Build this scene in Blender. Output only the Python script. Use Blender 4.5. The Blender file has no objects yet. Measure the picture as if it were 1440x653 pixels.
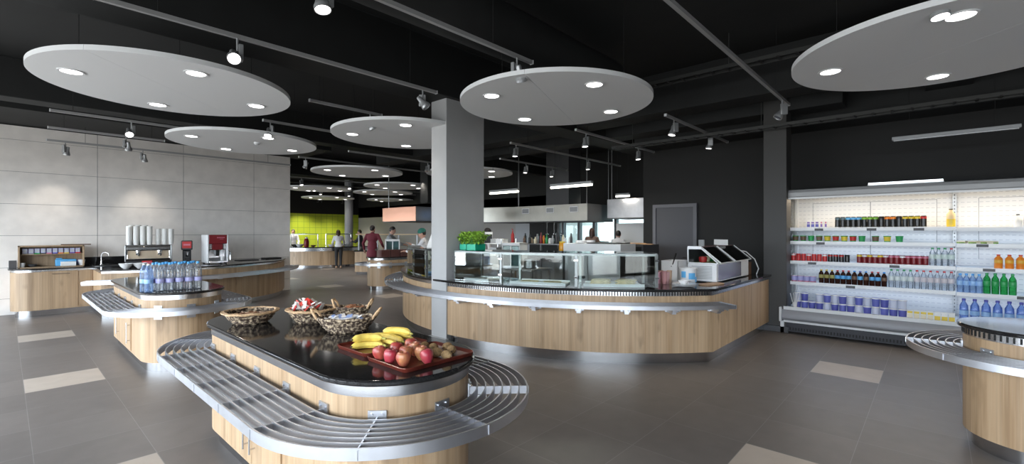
import bpy, math, random
from math import sin, cos, pi, radians as R, sqrt, atan2
from mathutils import Vector, Matrix
random.seed(7)
SC = bpy.context.scene
COL = SC.collection
# ------------------------------------------------------------------ materials
def new_mat(name):
    m = bpy.data.materials.new(name); m.use_nodes = True
    nt = m.node_tree; return m, nt, nt.nodes['Principled BSDF']
def N(nt, t, **kw):
    n = nt.nodes.new(t)
    for k, v in kw.items(): setattr(n, k, v)
    return n
def mth(nt, op, a, b=None):
    n = N(nt, 'ShaderNodeMath', operation=op)
    for i, x in enumerate((a, b)):
        if x is None: continue
        if isinstance(x, (int, float)): n.inputs[i].default_value = x
        else: nt.links.new(x, n.inputs[i])
    return n.outputs[0]
def c4(c): return (c[0], c[1], c[2], 1)
MATS = {}
def mat(name, col, rough=.5, metal=0, noise=0, scale=20, stretch=(1, 1, 1), bump=0, spec=None, coat=0, emit=None, estr=0, col2=None, ramp=(.35, .65)):
    m, nt, b = new_mat(name)
    b.inputs['Base Color'].default_value = c4(col)
    b.inputs['Roughness'].default_value = rough
    b.inputs['Metallic'].default_value = metal
    if spec is not None: b.inputs['Specular IOR Level'].default_value = spec
    if coat: b.inputs['Coat Weight'].default_value = coat; b.inputs['Coat Roughness'].default_value = .08
    if emit: b.inputs['Emission Color'].default_value = c4(emit); b.inputs['Emission Strength'].default_value = estr
    if noise or bump or col2:
        tc = N(nt, 'ShaderNodeTexCoord'); mp = N(nt, 'ShaderNodeMapping')
        mp.inputs['Scale'].default_value = stretch
        nt.links.new(tc.outputs['Object'], mp.inputs['Vector'])
        nz = N(nt, 'ShaderNodeTexNoise'); nz.inputs['Scale'].default_value = scale; nz.inputs['Detail'].default_value = 5
        nt.links.new(mp.outputs[0], nz.inputs['Vector'])
        if noise or col2:
            cr = N(nt, 'ShaderNodeValToRGB')
            c2 = col2 or tuple(min(1, x*(1+noise)) for x in col)
            c1 = col if col2 else tuple(x*(1-noise) for x in col)
            cr.color_ramp.elements[0].position = ramp[0]; cr.color_ramp.elements[1].position = ramp[1]
            cr.color_ramp.elements[0].color = c4(c1); cr.color_ramp.elements[1].color = c4(c2)
            nt.links.new(nz.outputs['Fac'], cr.inputs[0]); nt.links.new(cr.outputs[0], b.inputs['Base Color'])
        if bump:
            bp = N(nt, 'ShaderNodeBump'); bp.inputs['Strength'].default_value = bump; bp.inputs['Distance'].default_value = .01
            nt.links.new(nz.outputs['Fac'], bp.inputs['Height']); nt.links.new(bp.outputs[0], b.inputs['Normal'])
    MATS[name] = m; return m
def glassmat(name, tint=(1, 1, 1), refl=.9, ior=1.45, rough=.02, milky=0, mcol=(1, 1, 1)):
    m, nt, b = new_mat(name); nt.nodes.remove(b)
    out = nt.nodes['Material Output']
    tr = N(nt, 'ShaderNodeBsdfTransparent'); tr.inputs[0].default_value = c4(tint)
    gl = N(nt, 'ShaderNodeBsdfGlossy'); gl.inputs[0].default_value = (refl, refl, refl, 1); gl.inputs['Roughness'].default_value = rough
    fr = N(nt, 'ShaderNodeFresnel'); fr.inputs[0].default_value = ior
    mx = N(nt, 'ShaderNodeMixShader')
    nt.links.new(fr.outputs[0], mx.inputs[0]); nt.links.new(tr.outputs[0], mx.inputs[1]); nt.links.new(gl.outputs[0], mx.inputs[2])
    s = mx.outputs[0]
    if milky:
        df = N(nt, 'ShaderNodeBsdfTranslucent'); df.inputs[0].default_value = c4(mcol); d2 = N(nt, 'ShaderNodeBsdfDiffuse'); d2.inputs[0].default_value = c4(mcol)
        m1 = N(nt, 'ShaderNodeMixShader'); nt.links.new(df.outputs[0], m1.inputs[1]); nt.links.new(d2.outputs[0], m1.inputs[2])
        m2 = N(nt, 'ShaderNodeMixShader'); m2.inputs[0].default_value = milky; nt.links.new(s, m2.inputs[1]); nt.links.new(m1.outputs[0], m2.inputs[2]); s = m2.outputs[0]
    nt.links.new(s, out.inputs[0]); MATS[name] = m; return m

def wood_mat(name, ca, cb, cc):
    m, nt, b = new_mat(name); b.inputs['Roughness'].default_value = .45
    tc = N(nt, 'ShaderNodeTexCoord')
    def nz(st, sc, det):
        mp = N(nt, 'ShaderNodeMapping'); mp.inputs['Scale'].default_value = st
        nt.links.new(tc.outputs['Object'], mp.inputs['Vector'])
        n = N(nt, 'ShaderNodeTexNoise'); n.inputs['Scale'].default_value = sc; n.inputs['Detail'].default_value = det
        nt.links.new(mp.outputs[0], n.inputs['Vector']); return n.outputs['Fac']
    a = nz((1, 1, .06), 9, 3); g = nz((1, 1, .03), 60, 6); k = nz((1, 1, .35), 7, 2)
    s = mth(nt, 'ADD', mth(nt, 'MULTIPLY', a, .6), mth(nt, 'MULTIPLY', g, .4))
    cr = N(nt, 'ShaderNodeValToRGB'); e = cr.color_ramp.elements
    e[0].position = .36; e[0].color = c4(cc); e[1].position = .62; e[1].color = c4(ca)
    x = e.new(.48); x.color = c4(cb)
    nt.links.new(s, cr.inputs[0])
    kr = N(nt, 'ShaderNodeValToRGB'); kr.color_ramp.elements[0].position = .63; kr.color_ramp.elements[1].position = .76
    kr.color_ramp.elements[0].color = (0, 0, 0, 1); kr.color_ramp.elements[1].color = (.55, .55, .55, 1)
    nt.links.new(k, kr.inputs[0])
    mx = N(nt, 'ShaderNodeMix', data_type='RGBA'); mx.inputs[7].default_value = c4(tuple(x*.5 for x in cc))
    nt.links.new(kr.outputs[0], mx.inputs[0]); nt.links.new(cr.outputs[0], mx.inputs[6])
    sv = nz((1, 1, .001), 13, 1); sr = N(nt, 'ShaderNodeValToRGB'); sr.color_ramp.interpolation = 'CONSTANT'   # glued staves
    se = sr.color_ramp.elements; se[0].position = 0; se[0].color = (.90, .90, .90, 1); se[1].position = .42; se[1].color = (1.04, 1.04, 1.04, 1)
    for p_, q_ in ((.48, .95), (.53, 1.07), (.60, .98)): x = se.new(p_); x.color = (q_, q_, q_, 1)
    nt.links.new(sv, sr.inputs[0]); vm = N(nt, 'ShaderNodeVectorMath', operation='MULTIPLY'); nt.links.new(mx.outputs[2], vm.inputs[0]); nt.links.new(sr.outputs[0], vm.inputs[1])
    nt.links.new(vm.outputs[0], b.inputs['Base Color'])
    MATS[name] = m; return m

def floor_mat():
    m, nt, b = new_mat('floor_tiles')
    g = N(nt, 'ShaderNodeNewGeometry'); sp = N(nt, 'ShaderNodeSeparateXYZ'); nt.links.new(g.outputs['Position'], sp.inputs[0])
    x = mth(nt, 'DIVIDE', mth(nt, 'SUBTRACT', sp.outputs[0], .14), .6)
    y = mth(nt, 'DIVIDE', mth(nt, 'SUBTRACT', sp.outputs[1], .425), .615)
    ix, iy = mth(nt, 'FLOOR', x), mth(nt, 'FLOOR', y)
    fx, fy = mth(nt, 'FRACT', x), mth(nt, 'FRACT', y)
    gx = mth(nt, 'LESS_THAN', mth(nt, 'ABSOLUTE', mth(nt, 'SUBTRACT', fx, .5)), .4965)
    gy = mth(nt, 'LESS_THAN', mth(nt, 'ABSOLUTE', mth(nt, 'SUBTRACT', fy, .5)), .4965)
    tile = mth(nt, 'MULTIPLY', gx, gy)
    mx_ = mth(nt, 'FLOORED_MODULO', ix, 5.0); my_ = mth(nt, 'FLOORED_MODULO', iy, 5.0)
    wh = mth(nt, 'MULTIPLY', mth(nt, 'LESS_THAN', mx_, .5), mth(nt, 'LESS_THAN', my_, .5))
    cv = N(nt, 'ShaderNodeCombineXYZ'); nt.links.new(ix, cv.inputs[0]); nt.links.new(iy, cv.inputs[1])
    wn = N(nt, 'ShaderNodeTexWhiteNoise', noise_dimensions='2D'); nt.links.new(cv.outputs[0], wn.inputs['Vector'])
    nz = N(nt, 'ShaderNodeTexNoise'); nz.inputs['Scale'].default_value = 6; nz.inputs['Detail'].default_value = 6
    nt.links.new(g.outputs['Position'], nz.inputs['Vector'])
    v = mth(nt, 'ADD', mth(nt, 'MULTIPLY', wn.outputs['Value'], .16), mth(nt, 'MULTIPLY', nz.outputs['Fac'], .3))
    v = mth(nt, 'ADD', v, .77)
    def mix(fac, a, bcol):
        q = N(nt, 'ShaderNodeMix', data_type='RGBA')
        nt.links.new(fac, q.inputs[0])
        for i, z in ((6, a), (7, bcol)):
            if isinstance(z, tuple): q.inputs[i].default_value = c4(z)
            else: nt.links.new(z, q.inputs[i])
        return q.outputs[2]
    base = mix(wh, (.165, .147, .138), (.46, .40, .345))
    base = mix(tile, (.245, .23, .22), base)
    vm = N(nt, 'ShaderNodeVectorMath', operation='SCALE'); nt.links.new(base, vm.inputs[0]); nt.links.new(v, vm.inputs['Scale'])
    nt.links.new(vm.outputs[0], b.inputs['Base Color'])
    b.inputs['Roughness'].default_value = .42
    MATS['floor'] = m
floor_mat()
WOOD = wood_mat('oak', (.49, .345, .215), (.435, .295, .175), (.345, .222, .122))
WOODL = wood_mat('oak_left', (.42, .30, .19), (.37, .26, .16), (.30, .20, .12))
GRAN = mat('black_granite', (.010, .010, .011), .09, 0, scale=160, col2=(.022, .021, .021), spec=.38)
STEEL = mat('brushed_steel', (.62, .62, .63), .24, 1, noise=.06, scale=6, stretch=(1, 1, .2))
RAIL = mat('rail_steel', (.60, .61, .645), .40, 1, noise=.05, scale=8)
KICK = mat('kick_steel', (.60, .60, .61), .15, 1, noise=.05, scale=5, stretch=(1, 1, .1))
DCHROME = mat('dark_chrome', (.30, .29, .28), .22, 1)
CASE = mat('case_steel', (.26, .275, .27), .45, 1)
KITS = mat('kitchen_steel', (.30, .30, .31), .35, 1, noise=.08, scale=5)
CHROME = mat('chrome', (.8, .8, .82), .1, 1)
HOOD = mat('hood_steel', (.42, .41, .37), .28, 1, noise=.06, scale=3)
BLACKP = mat('black_plastic', (.012, .012, .013), .4)
DARK = mat('dark_recess', (.006, .006, .006), .7)
CEIL = mat('black_ceiling_paint', (.0075, .008, .008), .75, noise=.15, scale=2)
BEAM = mat('black_beam_paint', (.011, .0115, .0115), .7, noise=.15, scale=3)
BLKWALL = mat('black_wall_paint', (.0048, .0044, .004), .7, noise=.1, scale=4)
PANEL = mat('cement_panel', (.79, .75, .71), .6, 0, noise=.05, scale=4)
JOINT = mat('joint_dark', (.12, .12, .12), .8)  # dark grey backing between the cement panels
COLM = mat('column_paint', (.42, .42, .42), .6, noise=.03, scale=3)
DISC = mat('white_disc', (.80, .81, .82), .7)
TRACK = mat('track_grey', (.40, .40, .40), .45, .3)
SILVER = mat('silver_paint', (.42, .43, .44), .35, .5)
LAMP = mat('lamp_glow', (1, 1, 1), .5, emit=(1, .96, .92), estr=5)
TUBE = mat('tube_glow', (1, 1, 1), .5, emit=(1, .95, .82), estr=4)
LED = mat('led_glow', (1, 1, 1), .5, emit=(.85, .93, 1), estr=1.2)
WHITE = mat('white_plastic', (.80, .80, .80), .35)
WHITEM = mat('white_metal', (.78, .79, .80), .4)
PORC = mat('porcelain', (.82, .82, .82), .15)
PAPER = mat('paper', (.82, .82, .80), .7)
GREY = mat('grey_plastic', (.33, .34, .35), .4)
DGREY = mat('dark_grey', (.07, .07, .075), .5)
DOORG = mat('door_grey', (.062, .062, .072), .55)
GLASS = glassmat('clear_glass', (.93, .965, .95))
GLASSD = glassmat('office_glass', (.62, .72, .72))
PET = glassmat('clear_pet', (.97, .985, .995), ior=1.6, rough=.06, milky=.11, mcol=(.92, .95, 1))
PETB = glassmat('blue_pet', (.78, .87, .98), ior=1.5, rough=.05, milky=.25, mcol=(.45, .62, .92))
PETBD = glassmat('deep_blue_pet', (.62, .74, .96), ior=1.5, rough=.05, milky=.3, mcol=(.28, .42, .88))
PETG = glassmat('green_pet', (.30, .78, .40), ior=1.5, rough=.05, milky=.35, mcol=(.05, .55, .16))
def solid(name, c, rough=.4, **k): return mat(name, c, rough, **k)
RED = solid('red', (.55, .03, .03)); DRED = solid('dark_red', (.20, .012, .018)); GREEN = solid('green', (.03, .33, .09))
LGREEN = solid('leaf_green', (.24, .42, .05), .55, noise=.5, scale=30); TEAL = solid('teal', (.0, .42, .25), .45)
BLUE = solid('blue', (.02, .27, .68)); CAPB = solid('cap_blue', (.07, .38, .80)); LBLUE = solid('light_blue', (.30, .50, .80))
INDIGO = solid('indigo', (.07, .07, .36)); LAV = solid('lavender', (.42, .42, .72)); PURPLE = solid('purple', (.18, .09, .36))
YEL = solid('yellow', (.75, .55, .05)); ORANGE = solid('orange', (.80, .24, .02)); PINK = solid('pink', (.62, .20, .28))
BROWN = solid('brown', (.16, .09, .055)); TAN = solid('tan', (.52, .38, .24)); CREAM = solid('cream', (.75, .68, .5))
TEA = solid('dark_tea', (.035, .012, .008), .15); SKYB = solid('sky_blue', (.12, .42, .75))
ORANGE_REFL = mat('orange_reflection_steel', (.46, .24, .165), .35, .9)  # steel tinted orange, a reflection put into the base colour
# ------------------------------------------------------------------ mesh builder
class MB:
    def __init__(s): s.v = []; s.f = []; s.m = []; s.mi = 0
    def add(s, vs, fs):
        o = len(s.v); s.v += [tuple(p) for p in vs]
        for f in fs: s.f.append(tuple(i+o for i in f)); s.m.append(s.mi)
        return s
    def box(s, x0, y0, z0, x1, y1, z1):
        vs = [(x0, y0, z0), (x1, y0, z0), (x1, y1, z0), (x0, y1, z0), (x0, y0, z1), (x1, y0, z1), (x1, y1, z1), (x0, y1, z1)]
        return s.add(vs, [(3, 2, 1, 0), (4, 5, 6, 7), (0, 1, 5, 4), (1, 2, 6, 5), (2, 3, 7, 6), (3, 0, 4, 7)])
    def obox(s, c, sx, sy, sz, rz=0, M=None):
        M = M or Matrix.Rotation(rz, 3, 'Z'); c = Vector(c); vs = []
        for z in (-sz/2, sz/2):
            for x, y in ((-sx/2, -sy/2), (sx/2, -sy/2), (sx/2, sy/2), (-sx/2, sy/2)): vs.append(c+M @ Vector((x, y, z)))
        return s.add(vs, [(3, 2, 1, 0), (4, 5, 6, 7), (0, 1, 5, 4), (1, 2, 6, 5), (2, 3, 7, 6), (3, 0, 4, 7)])
    def prism(s, pts, z0, z1):
        n = len(pts); a = sum(pts[i][0]*pts[(i+1) % n][1]-pts[(i+1) % n][0]*pts[i][1] for i in range(n))
        if a < 0: pts = pts[::-1]
        vs = [(x, y, z0) for x, y in pts]+[(x, y, z1) for x, y in pts]
        fs = [tuple(range(n-1, -1, -1)), tuple(range(n, 2*n))]+[(i, (i+1) % n, n+(i+1) % n, n+i) for i in range(n)]
        return s.add(vs, fs)
    def sweep(s, inn, out, z0, z1, closed=False):
        n = len(inn); vs = []
        for (a, b) in zip(inn, out): vs += [(a[0], a[1], z0), (b[0], b[1], z0), (b[0], b[1], z1), (a[0], a[1], z1)]
        fs = []
        for i in range(n if closed else n-1):
            j = (i+1) % n
            for k in range(4): fs.append((4*i+k, 4*j+k, 4*j+(k+1) % 4, 4*i+(k+1) % 4))
        if not closed: fs += [(0, 1, 2, 3), (4*n-1, 4*n-2, 4*n-3, 4*n-4)]
        return s.add(vs, fs)
    def lathe(s, prof, n=16, c=(0, 0, 0), mis=None, sx=1, sy=1):
        m = len(prof); vs = []
        for r, z in prof:
            for k in range(n):
                t = 2*pi*k/n; vs.append((c[0]+r*cos(t)*sx, c[1]+r*sin(t)*sy, c[2]+z))
        for i in range(m-1):
            if mis: s.mi = mis[i]
            o = len(s.v)
            if i == 0: base = o; s.v += vs
            for k in range(n):
                a = base+i*n+k; b = base+i*n+(k+1) % n
                s.f.append((a, b, b+n, a+n)); s.m.append(s.mi)
        if prof[0][0] > 1e-4: s.f.append(tuple(base+k for k in range(n-1, -1, -1))); s.m.append(mis[0] if mis else s.mi)
        if prof[-1][0] > 1e-4: s.f.append(tuple(base+(m-1)*n+k for k in range(n))); s.m.append(mis[-1] if mis else s.mi)
        return s
    def cyl(s, p0, p1, r0, r1=None, n=12):
        return s.tube([p0, p1], [r0, r0 if r1 is None else r1], n)
    def tube(s, path, r, n=8, closed=False):
        P = [Vector(p) for p in path]; m = len(P)
        rr = r if isinstance(r, (list, tuple)) else [r]*m
        d0 = (P[1]-P[0]).normalized(); up = Vector((0, 0, 1)) if abs(d0.z) < .9 else Vector((1, 0, 0))
        nrm = d0.cross(up).normalized(); vs = []
        for i in range(m):
            if closed: d = (P[(i+1) % m]-P[i-1])
            else: d = P[min(i+1, m-1)]-P[max(i-1, 0)]
            d.normalize(); nrm = (nrm-d*nrm.dot(d)); nrm.normalize(); b = d.cross(nrm)
            for k in range(n):
                t = 2*pi*k/n; vs.append(P[i]+(nrm*cos(t)+b*sin(t))*rr[i])
        fs = []
        for i in range(m if closed else m-1):
            j = (i+1) % m
            for k in range(n): fs.append((i*n+k, i*n+(k+1) % n, j*n+(k+1) % n, j*n+k))
        if not closed: fs += [tuple(range(n-1, -1, -1)), tuple(range((m-1)*n, m*n))]
        return s.add(vs, fs)
    def ell(s, c, r, n=12, m=8, M=None):
        if isinstance(r, (int, float)): r = (r, r, r)
        M = M or Matrix.Identity(3); c = Vector(c)
        vs = [c+M @ Vector((0, 0, -r[2]))]
        for i in range(1, m):
            a = -pi/2+pi*i/m
            for k in range(n):
                t = 2*pi*k/n; vs.append(c+M @ Vector((r[0]*cos(a)*cos(t), r[1]*cos(a)*sin(t), r[2]*sin(a))))
        vs.append(c+M @ Vector((0, 0, r[2]))); L = len(vs)-1
        fs = [(0, 1+(k+1) % n, 1+k) for k in range(n)]+[(L, 1+(m-2)*n+k, 1+(m-2)*n+(k+1) % n) for k in range(n)]
        for i in range(m-2):
            for k in range(n): fs.append((1+i*n+k, 1+i*n+(k+1) % n, 1+(i+1)*n+(k+1) % n, 1+(i+1)*n+k))
        return s.add(vs, fs)
    def mesh(s, name, mats, off=(0, 0, 0), ang=38):
        me = bpy.data.meshes.new(name)
        me.from_pydata([(x-off[0], y-off[1], z-off[2]) for x, y, z in s.v], [], s.f)
        for m in (mats if isinstance(mats, (list, tuple)) else [mats]): me.materials.append(m)
        me.polygons.foreach_set('material_index', s.m); me.polygons.foreach_set('use_smooth', [True]*len(s.f))
        me.update(); me.set_sharp_from_angle(angle=R(ang)); return me
def bevel(o, w, seg=2):
    b = o.modifiers.new('bevel', 'BEVEL'); b.width = w; b.segments = seg; b.limit_method = 'ANGLE'; b.angle_limit = R(40)
    return o
def tag(o, label, cat, group=None, kind=None):
    if label: o['label'] = label
    if cat: o['category'] = cat
    if group: o['group'] = group
    if kind: o['kind'] = kind
    return o
def T(name, label, cat, loc=(0, 0, 0), rz=0, group=None, kind=None):
    o = bpy.data.objects.new(name, None); COL.objects.link(o); o.location = loc; o.rotation_euler = (0, 0, rz); o.empty_display_size = .05
    return tag(o, label, cat, group, kind)
def part(name, mb, mats, root, world=False, bev=0, label=None, kind=None):
    off = (0, 0, 0)
    if world:
        p = root; off = Vector((0, 0, 0))
        while p: off = off+p.location; p = p.parent
    o = bpy.data.objects.new(name, mb.mesh(name, mats, off)); COL.objects.link(o); o.parent = root
    if bev: bevel(o, bev)
    if label: o['label'] = label
    if kind: o['kind'] = kind
    return o
def solo(name, mb, mats, label, cat, loc=(0, 0, 0), rz=0, group=None, kind=None, world=False, bev=0):
    o = bpy.data.objects.new(name, mb.mesh(name, mats, loc if world else (0, 0, 0))); COL.objects.link(o)
    o.location = loc; o.rotation_euler = (0, 0, rz)
    if bev: bevel(o, bev)
    return tag(o, label, cat, group, kind)
def struct(name, mb, mats, label=None, bev=0):
    o = bpy.data.objects.new(name, mb.mesh(name, mats)); COL.objects.link(o); o['kind'] = 'structure'
    if label: o['label'] = label
    if bev: bevel(o, bev)
    return o
def copy_tree(o, parent=None):
    c = o.copy(); COL.objects.link(c)
    if parent: c.parent = parent
    for ch in list(o.children): copy_tree(ch, c)
    return c
def dup(o, loc, rz=None, label=None, group=None):
    c = copy_tree(o); c.location = loc
    if rz is not None: c.rotation_euler = (0, 0, rz)
    if label: c['label'] = label
    if group: c['group'] = group
    return c
ORD = 'first second third fourth fifth sixth seventh eighth ninth tenth eleventh twelfth thirteenth fourteenth fifteenth sixteenth seventeenth eighteenth nineteenth twentieth'.split()
def light(name, kind, loc, power, col=(1, 1, 1), size=.1, rot=None, aim=None, parent=None, spot=None, blend=.5, sy=None):
    l = bpy.data.lights.new(name, kind); l.energy = power; l.color = col
    if kind == 'AREA':
        l.size = size
        if sy: l.shape = 'RECTANGLE'; l.size_y = sy
    elif kind in ('POINT', 'SPOT'): l.shadow_soft_size = size
    if kind == 'SPOT': l.spot_size = spot or R(80); l.spot_blend = blend
    o = bpy.data.objects.new(name, l); COL.objects.link(o); o.location = loc
    if aim is not None: o.rotation_euler = (Vector(aim)-Vector(loc)).to_track_quat('-Z', 'Y').to_euler()
    if rot: o.rotation_euler = rot
    if parent: o.parent = parent
    return o
def arcpts(cx, cy, r, a0, a1, n): return [(cx+r*cos(R(a0+(a1-a0)*i/n)), cy+r*sin(R(a0+(a1-a0)*i/n))) for i in range(n+1)]
def stadium(c0, c1, r, axis='y', n=20):
    # closed outline round two end centres; c = (x, y)
    if axis == 'y': return arcpts(c0[0], c0[1], r, 180, 360, n)+arcpts(c1[0], c1[1], r, 0, 180, n)
    return arcpts(c0[0], c0[1], r, 90, 270, n)+arcpts(c1[0], c1[1], r, -90, 90, n)
# ------------------------------------------------------------------ camera
cam = bpy.data.cameras.new('camera'); co = bpy.data.objects.new('camera', cam); COL.objects.link(co)
co.location = (0, 0, 1.58); co.rotation_euler = (R(90), 0, -atan2(.7390671, .6736318)); cam.lens = 651.7/1440*36; cam.sensor_width = 36; cam.clip_start = .05
SC.camera = co
SC.view_settings.view_transform = 'Standard'; SC.view_settings.look = 'None'; SC.view_settings.gamma = 1; SC.view_settings.use_curve_mapping = False
SC.view_settings.exposure = EXPO = 1.06
try:
    SC.cycles.use_denoising = True; SC.cycles.max_bounces = 10; SC.cycles.transparent_max_bounces = 24; SC.cycles.sample_clamp_indirect = 6
    SC.cycles.caustics_reflective = False; SC.cycles.caustics_refractive = False
except Exception: pass
# ------------------------------------------------------------------ world: overcast sky and pale ground outside
w = bpy.data.worlds.new('sky'); SC.world = w; w.use_nodes = True; nt = w.node_tree
bg = nt.nodes['Background']; tc = N(nt, 'ShaderNodeTexCoord'); sp = N(nt, 'ShaderNodeSeparateXYZ'); nt.links.new(tc.outputs['Generated'], sp.inputs[0])
cr = N(nt, 'ShaderNodeValToRGB'); e = cr.color_ramp.elements
e[0].position = .47; e[0].color = (.30, .31, .31, 1); e[1].position = .53; e[1].color = (.80, .90, 1, 1)
mr = mth(nt, 'ADD', mth(nt, 'MULTIPLY', sp.outputs[2], .5), .5); nt.links.new(mr, cr.inputs[0]); nt.links.new(cr.outputs[0], bg.inputs[0])
bg.inputs[1].default_value = SKY = 7.5
# ------------------------------------------------------------------ the shell
UW = -3.2          # glazed side, left of and behind the camera
WL = 13.0          # left wall plane
struct('floor', MB().box(UW, -8, -.1, 16, 24, 0), MATS['floor'], 'dark grey tiled floor with a few pale tiles')
struct('ceiling', MB().box(UW, -8, 4.2, 16, 24, 4.3), CEIL, 'black painted ceiling')
# left wall of large cement panels with dark joints
wl = MB(); zs = [0, .31, .90, 1.51, 2.12, 2.74, 3.35, 3.62]; us = [UW, -1.65, -.15, 1.33, 2.84, 4.36, 5.25]
for i in range(len(us)-1):
    for j in range(len(zs)-1): wl.box(us[i]+.004, WL, zs[j]+.003, us[i+1]-.004*(i < len(us)-2), WL+.03, zs[j+1]-.003)
wl.mi = 1; wl.box(UW, WL+.012, 0, 5.248, WL+.3, 3.62)
struct('wall_left', wl, [PANEL, JOINT], 'pale grey wall of large cement panels', bev=.0)
struct('wall_left_end', MB().box(5.25, WL+.002, 0, 5.27, WL+.3, 3.62), PANEL)
struct('trim_1', MB().box(UW, 11.3, 3.64, 5.6, WL+.3, 4.2), CEIL, 'black ceiling drop above the left wall')
# glazed wall (outside the picture): header and mullions
gw = MB().box(UW-.2, -8, 2.95, UW, 13.3, 4.2); gw.box(UW-.2, -8, 0, UW, 13.3, .08)
struct('wall_window', gw, BLKWALL)
mm = MB()
for k in range(15): mm.box(UW-.16, -8+1.5*k, .08, UW-.02, -7.72+1.5*k, 2.95)
mm.box(UW-.12, -8, 2.2, UW-.04, 13.3, 2.26)
struct('window_1', mm, DGREY)
struct('wall_rear', MB().box(UW, -8.2, 0, 16, -8, 4.2), BLKWALL)
struct('wall_right', MB().box(9.6, -8, 0, 9.85, 4.79, 4.2), BLKWALL, 'black wall behind the drinks cooler')
struct('wall_kitchen_side', MB().box(9.85, 4.6, 0, 13.4, 4.79, 4.2), BLKWALL)
struct('wall_far', MB().box(.8, 23.5, 2.52, 16, 23.7, 4.2), BLKWALL)
gm, nt, b = new_mat('green_tiles'); br = N(nt, 'ShaderNodeTexBrick'); br.offset = 0
br.inputs['Color1'].default_value = (.36, .44, .03, 1); br.inputs['Color2'].default_value = (.40, .48, .035, 1); br.inputs['Mortar'].default_value = (.20, .30, .03, 1)
br.inputs['Scale'].default_value = 1; br.inputs['Brick Width'].default_value = .3; br.inputs['Row Height'].default_value = .3; br.inputs['Mortar Size'].default_value = .012
tc = N(nt, 'ShaderNodeTexCoord'); mp = N(nt, 'ShaderNodeMapping'); mp.inputs['Rotation'].default_value = (R(90), 0, 0)
nt.links.new(tc.outputs['Object'], mp.inputs[0]); nt.links.new(mp.outputs[0], br.inputs[0]); nt.links.new(br.outputs[0], b.inputs['Base Color']); b.inputs['Roughness'].default_value = .35
struct('wall_back', MB().box(.8, 23.5, 0, 14.0, 23.7, 2.52), gm, 'lime green tiled wall far behind the buffet')
struct('wall_back_side', MB().box(14.0, 23.4, 0, 16, 23.7, 2.52), DGREY)
fw = MB().box(.8, WL+.3, 2.7, 1.0, 23.7, 4.2)
struct('wall_left_far', fw, BLKWALL)
fm = MB()
for k in range(8): fm.box(.86, WL+.35+1.45*k, 0, .94, WL+.42+1.45*k, 2.7)
struct('window_3', fm, DGREY)
struct('floor_hall', MB().box(.8, 23.7, -.1, 5, 24, 0), MATS['floor'])
# kitchen back wall with an office behind glass
KU = 13.2
kw = MB().box(KU, 11.85, 0, KU+.2, 23.5, 2.9); struct('wall_kitchen_back', kw, mat('kitchen_wall', (.34, .32, .30), .6), 'grey back wall of the kitchen')
struct('wall_kitchen_dark', MB().box(KU, 9.82, 0, KU+.2, 11.15, 2.9), BLKWALL)
struct('wall_kitchen_pale', MB().box(KU, 11.15, 0, KU+.2, 11.85, 2.9), mat('pale_panel', (.36, .37, .39), .5))
struct('wall_kitchen_top', MB().box(KU, 4.79, 2.35, KU+.2, 23.5, 4.2), BLKWALL)
struct('wall_kitchen_low', MB().box(KU, 4.79, 0, KU+.2, 9.82, 1.0), DGREY)
wf = MB()
for v in (9.80, 9.62, 8.95, 8.35, 7.55, 6.35, 4.83): wf.box(KU-.02, v-.045, 1.0, KU+.14, v+.045, 2.35)
for z in (1.02, 2.3): wf.box(KU-.02, 4.79, z-.04, KU+.14, 9.82, z+.04)
o = struct('window_2', wf, DGREY, 'glazed partition at the back of the kitchen')
pn = MB(); pn.box(KU+.05, 4.8, 1.05, KU+.06, 9.8, 2.28); part('window_pane', pn, GLASSD, o)
# white panel in the glazing and its blocky window stickers
part('blind', MB().box(KU-.03, 6.4, 1.1, KU+.02, 7.5, 1.86), WHITEM, o, label='white lower panel')
of = MB().box(KU+3.4, 4.79, 0, KU+3.5, 13, 1.0); of.box(KU+3.4, 4.79, 2.6, KU+3.5, 13, 4.2)
struct('wall_office', of, PANEL)
struct('wall_office_side', MB().box(KU+.2, 10.0, 0, KU+3.4, 10.1, 4.2), PANEL)
struct('wall_office_near', MB().box(KU+.2, 4.7, 0, KU+3.4, 4.79, 4.2), PANEL)
struct('floor_office', MB().box(KU+.2, 4.7, -.1, KU+3.5, 13, 0.005), MATS['floor'])
struct('ceiling_office', MB().box(KU+.2, 4.7, 3.0, KU+3.5, 13, 3.1), PANEL)
# grey door in the black wall
d = MB().box(9.555, 3.66, 0, 9.6, 4.47, 2.10); dr = struct('door_1', d, DOORG, 'grey flush door in the black wall', bev=.003)
fr = MB().box(9.53, 3.59, 0, 9.6, 3.66, 2.17); fr.box(9.53, 4.47, 0, 9.6, 4.54, 2.17); fr.box(9.53, 3.66, 2.10, 9.6, 4.47, 2.17)
part('door_frame', fr, mat('door_frame_grey', (.12, .12, .135), .5), dr)
hd = MB().tube([(9.555, 3.73, 1.05), (9.50, 3.73, 1.05), (9.50, 3.86, 1.05)], .011, 8); hd.cyl((9.553, 3.73, 1.05), (9.545, 3.73, 1.05), .026); part('door_handle', hd, BLACKP, dr)
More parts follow.
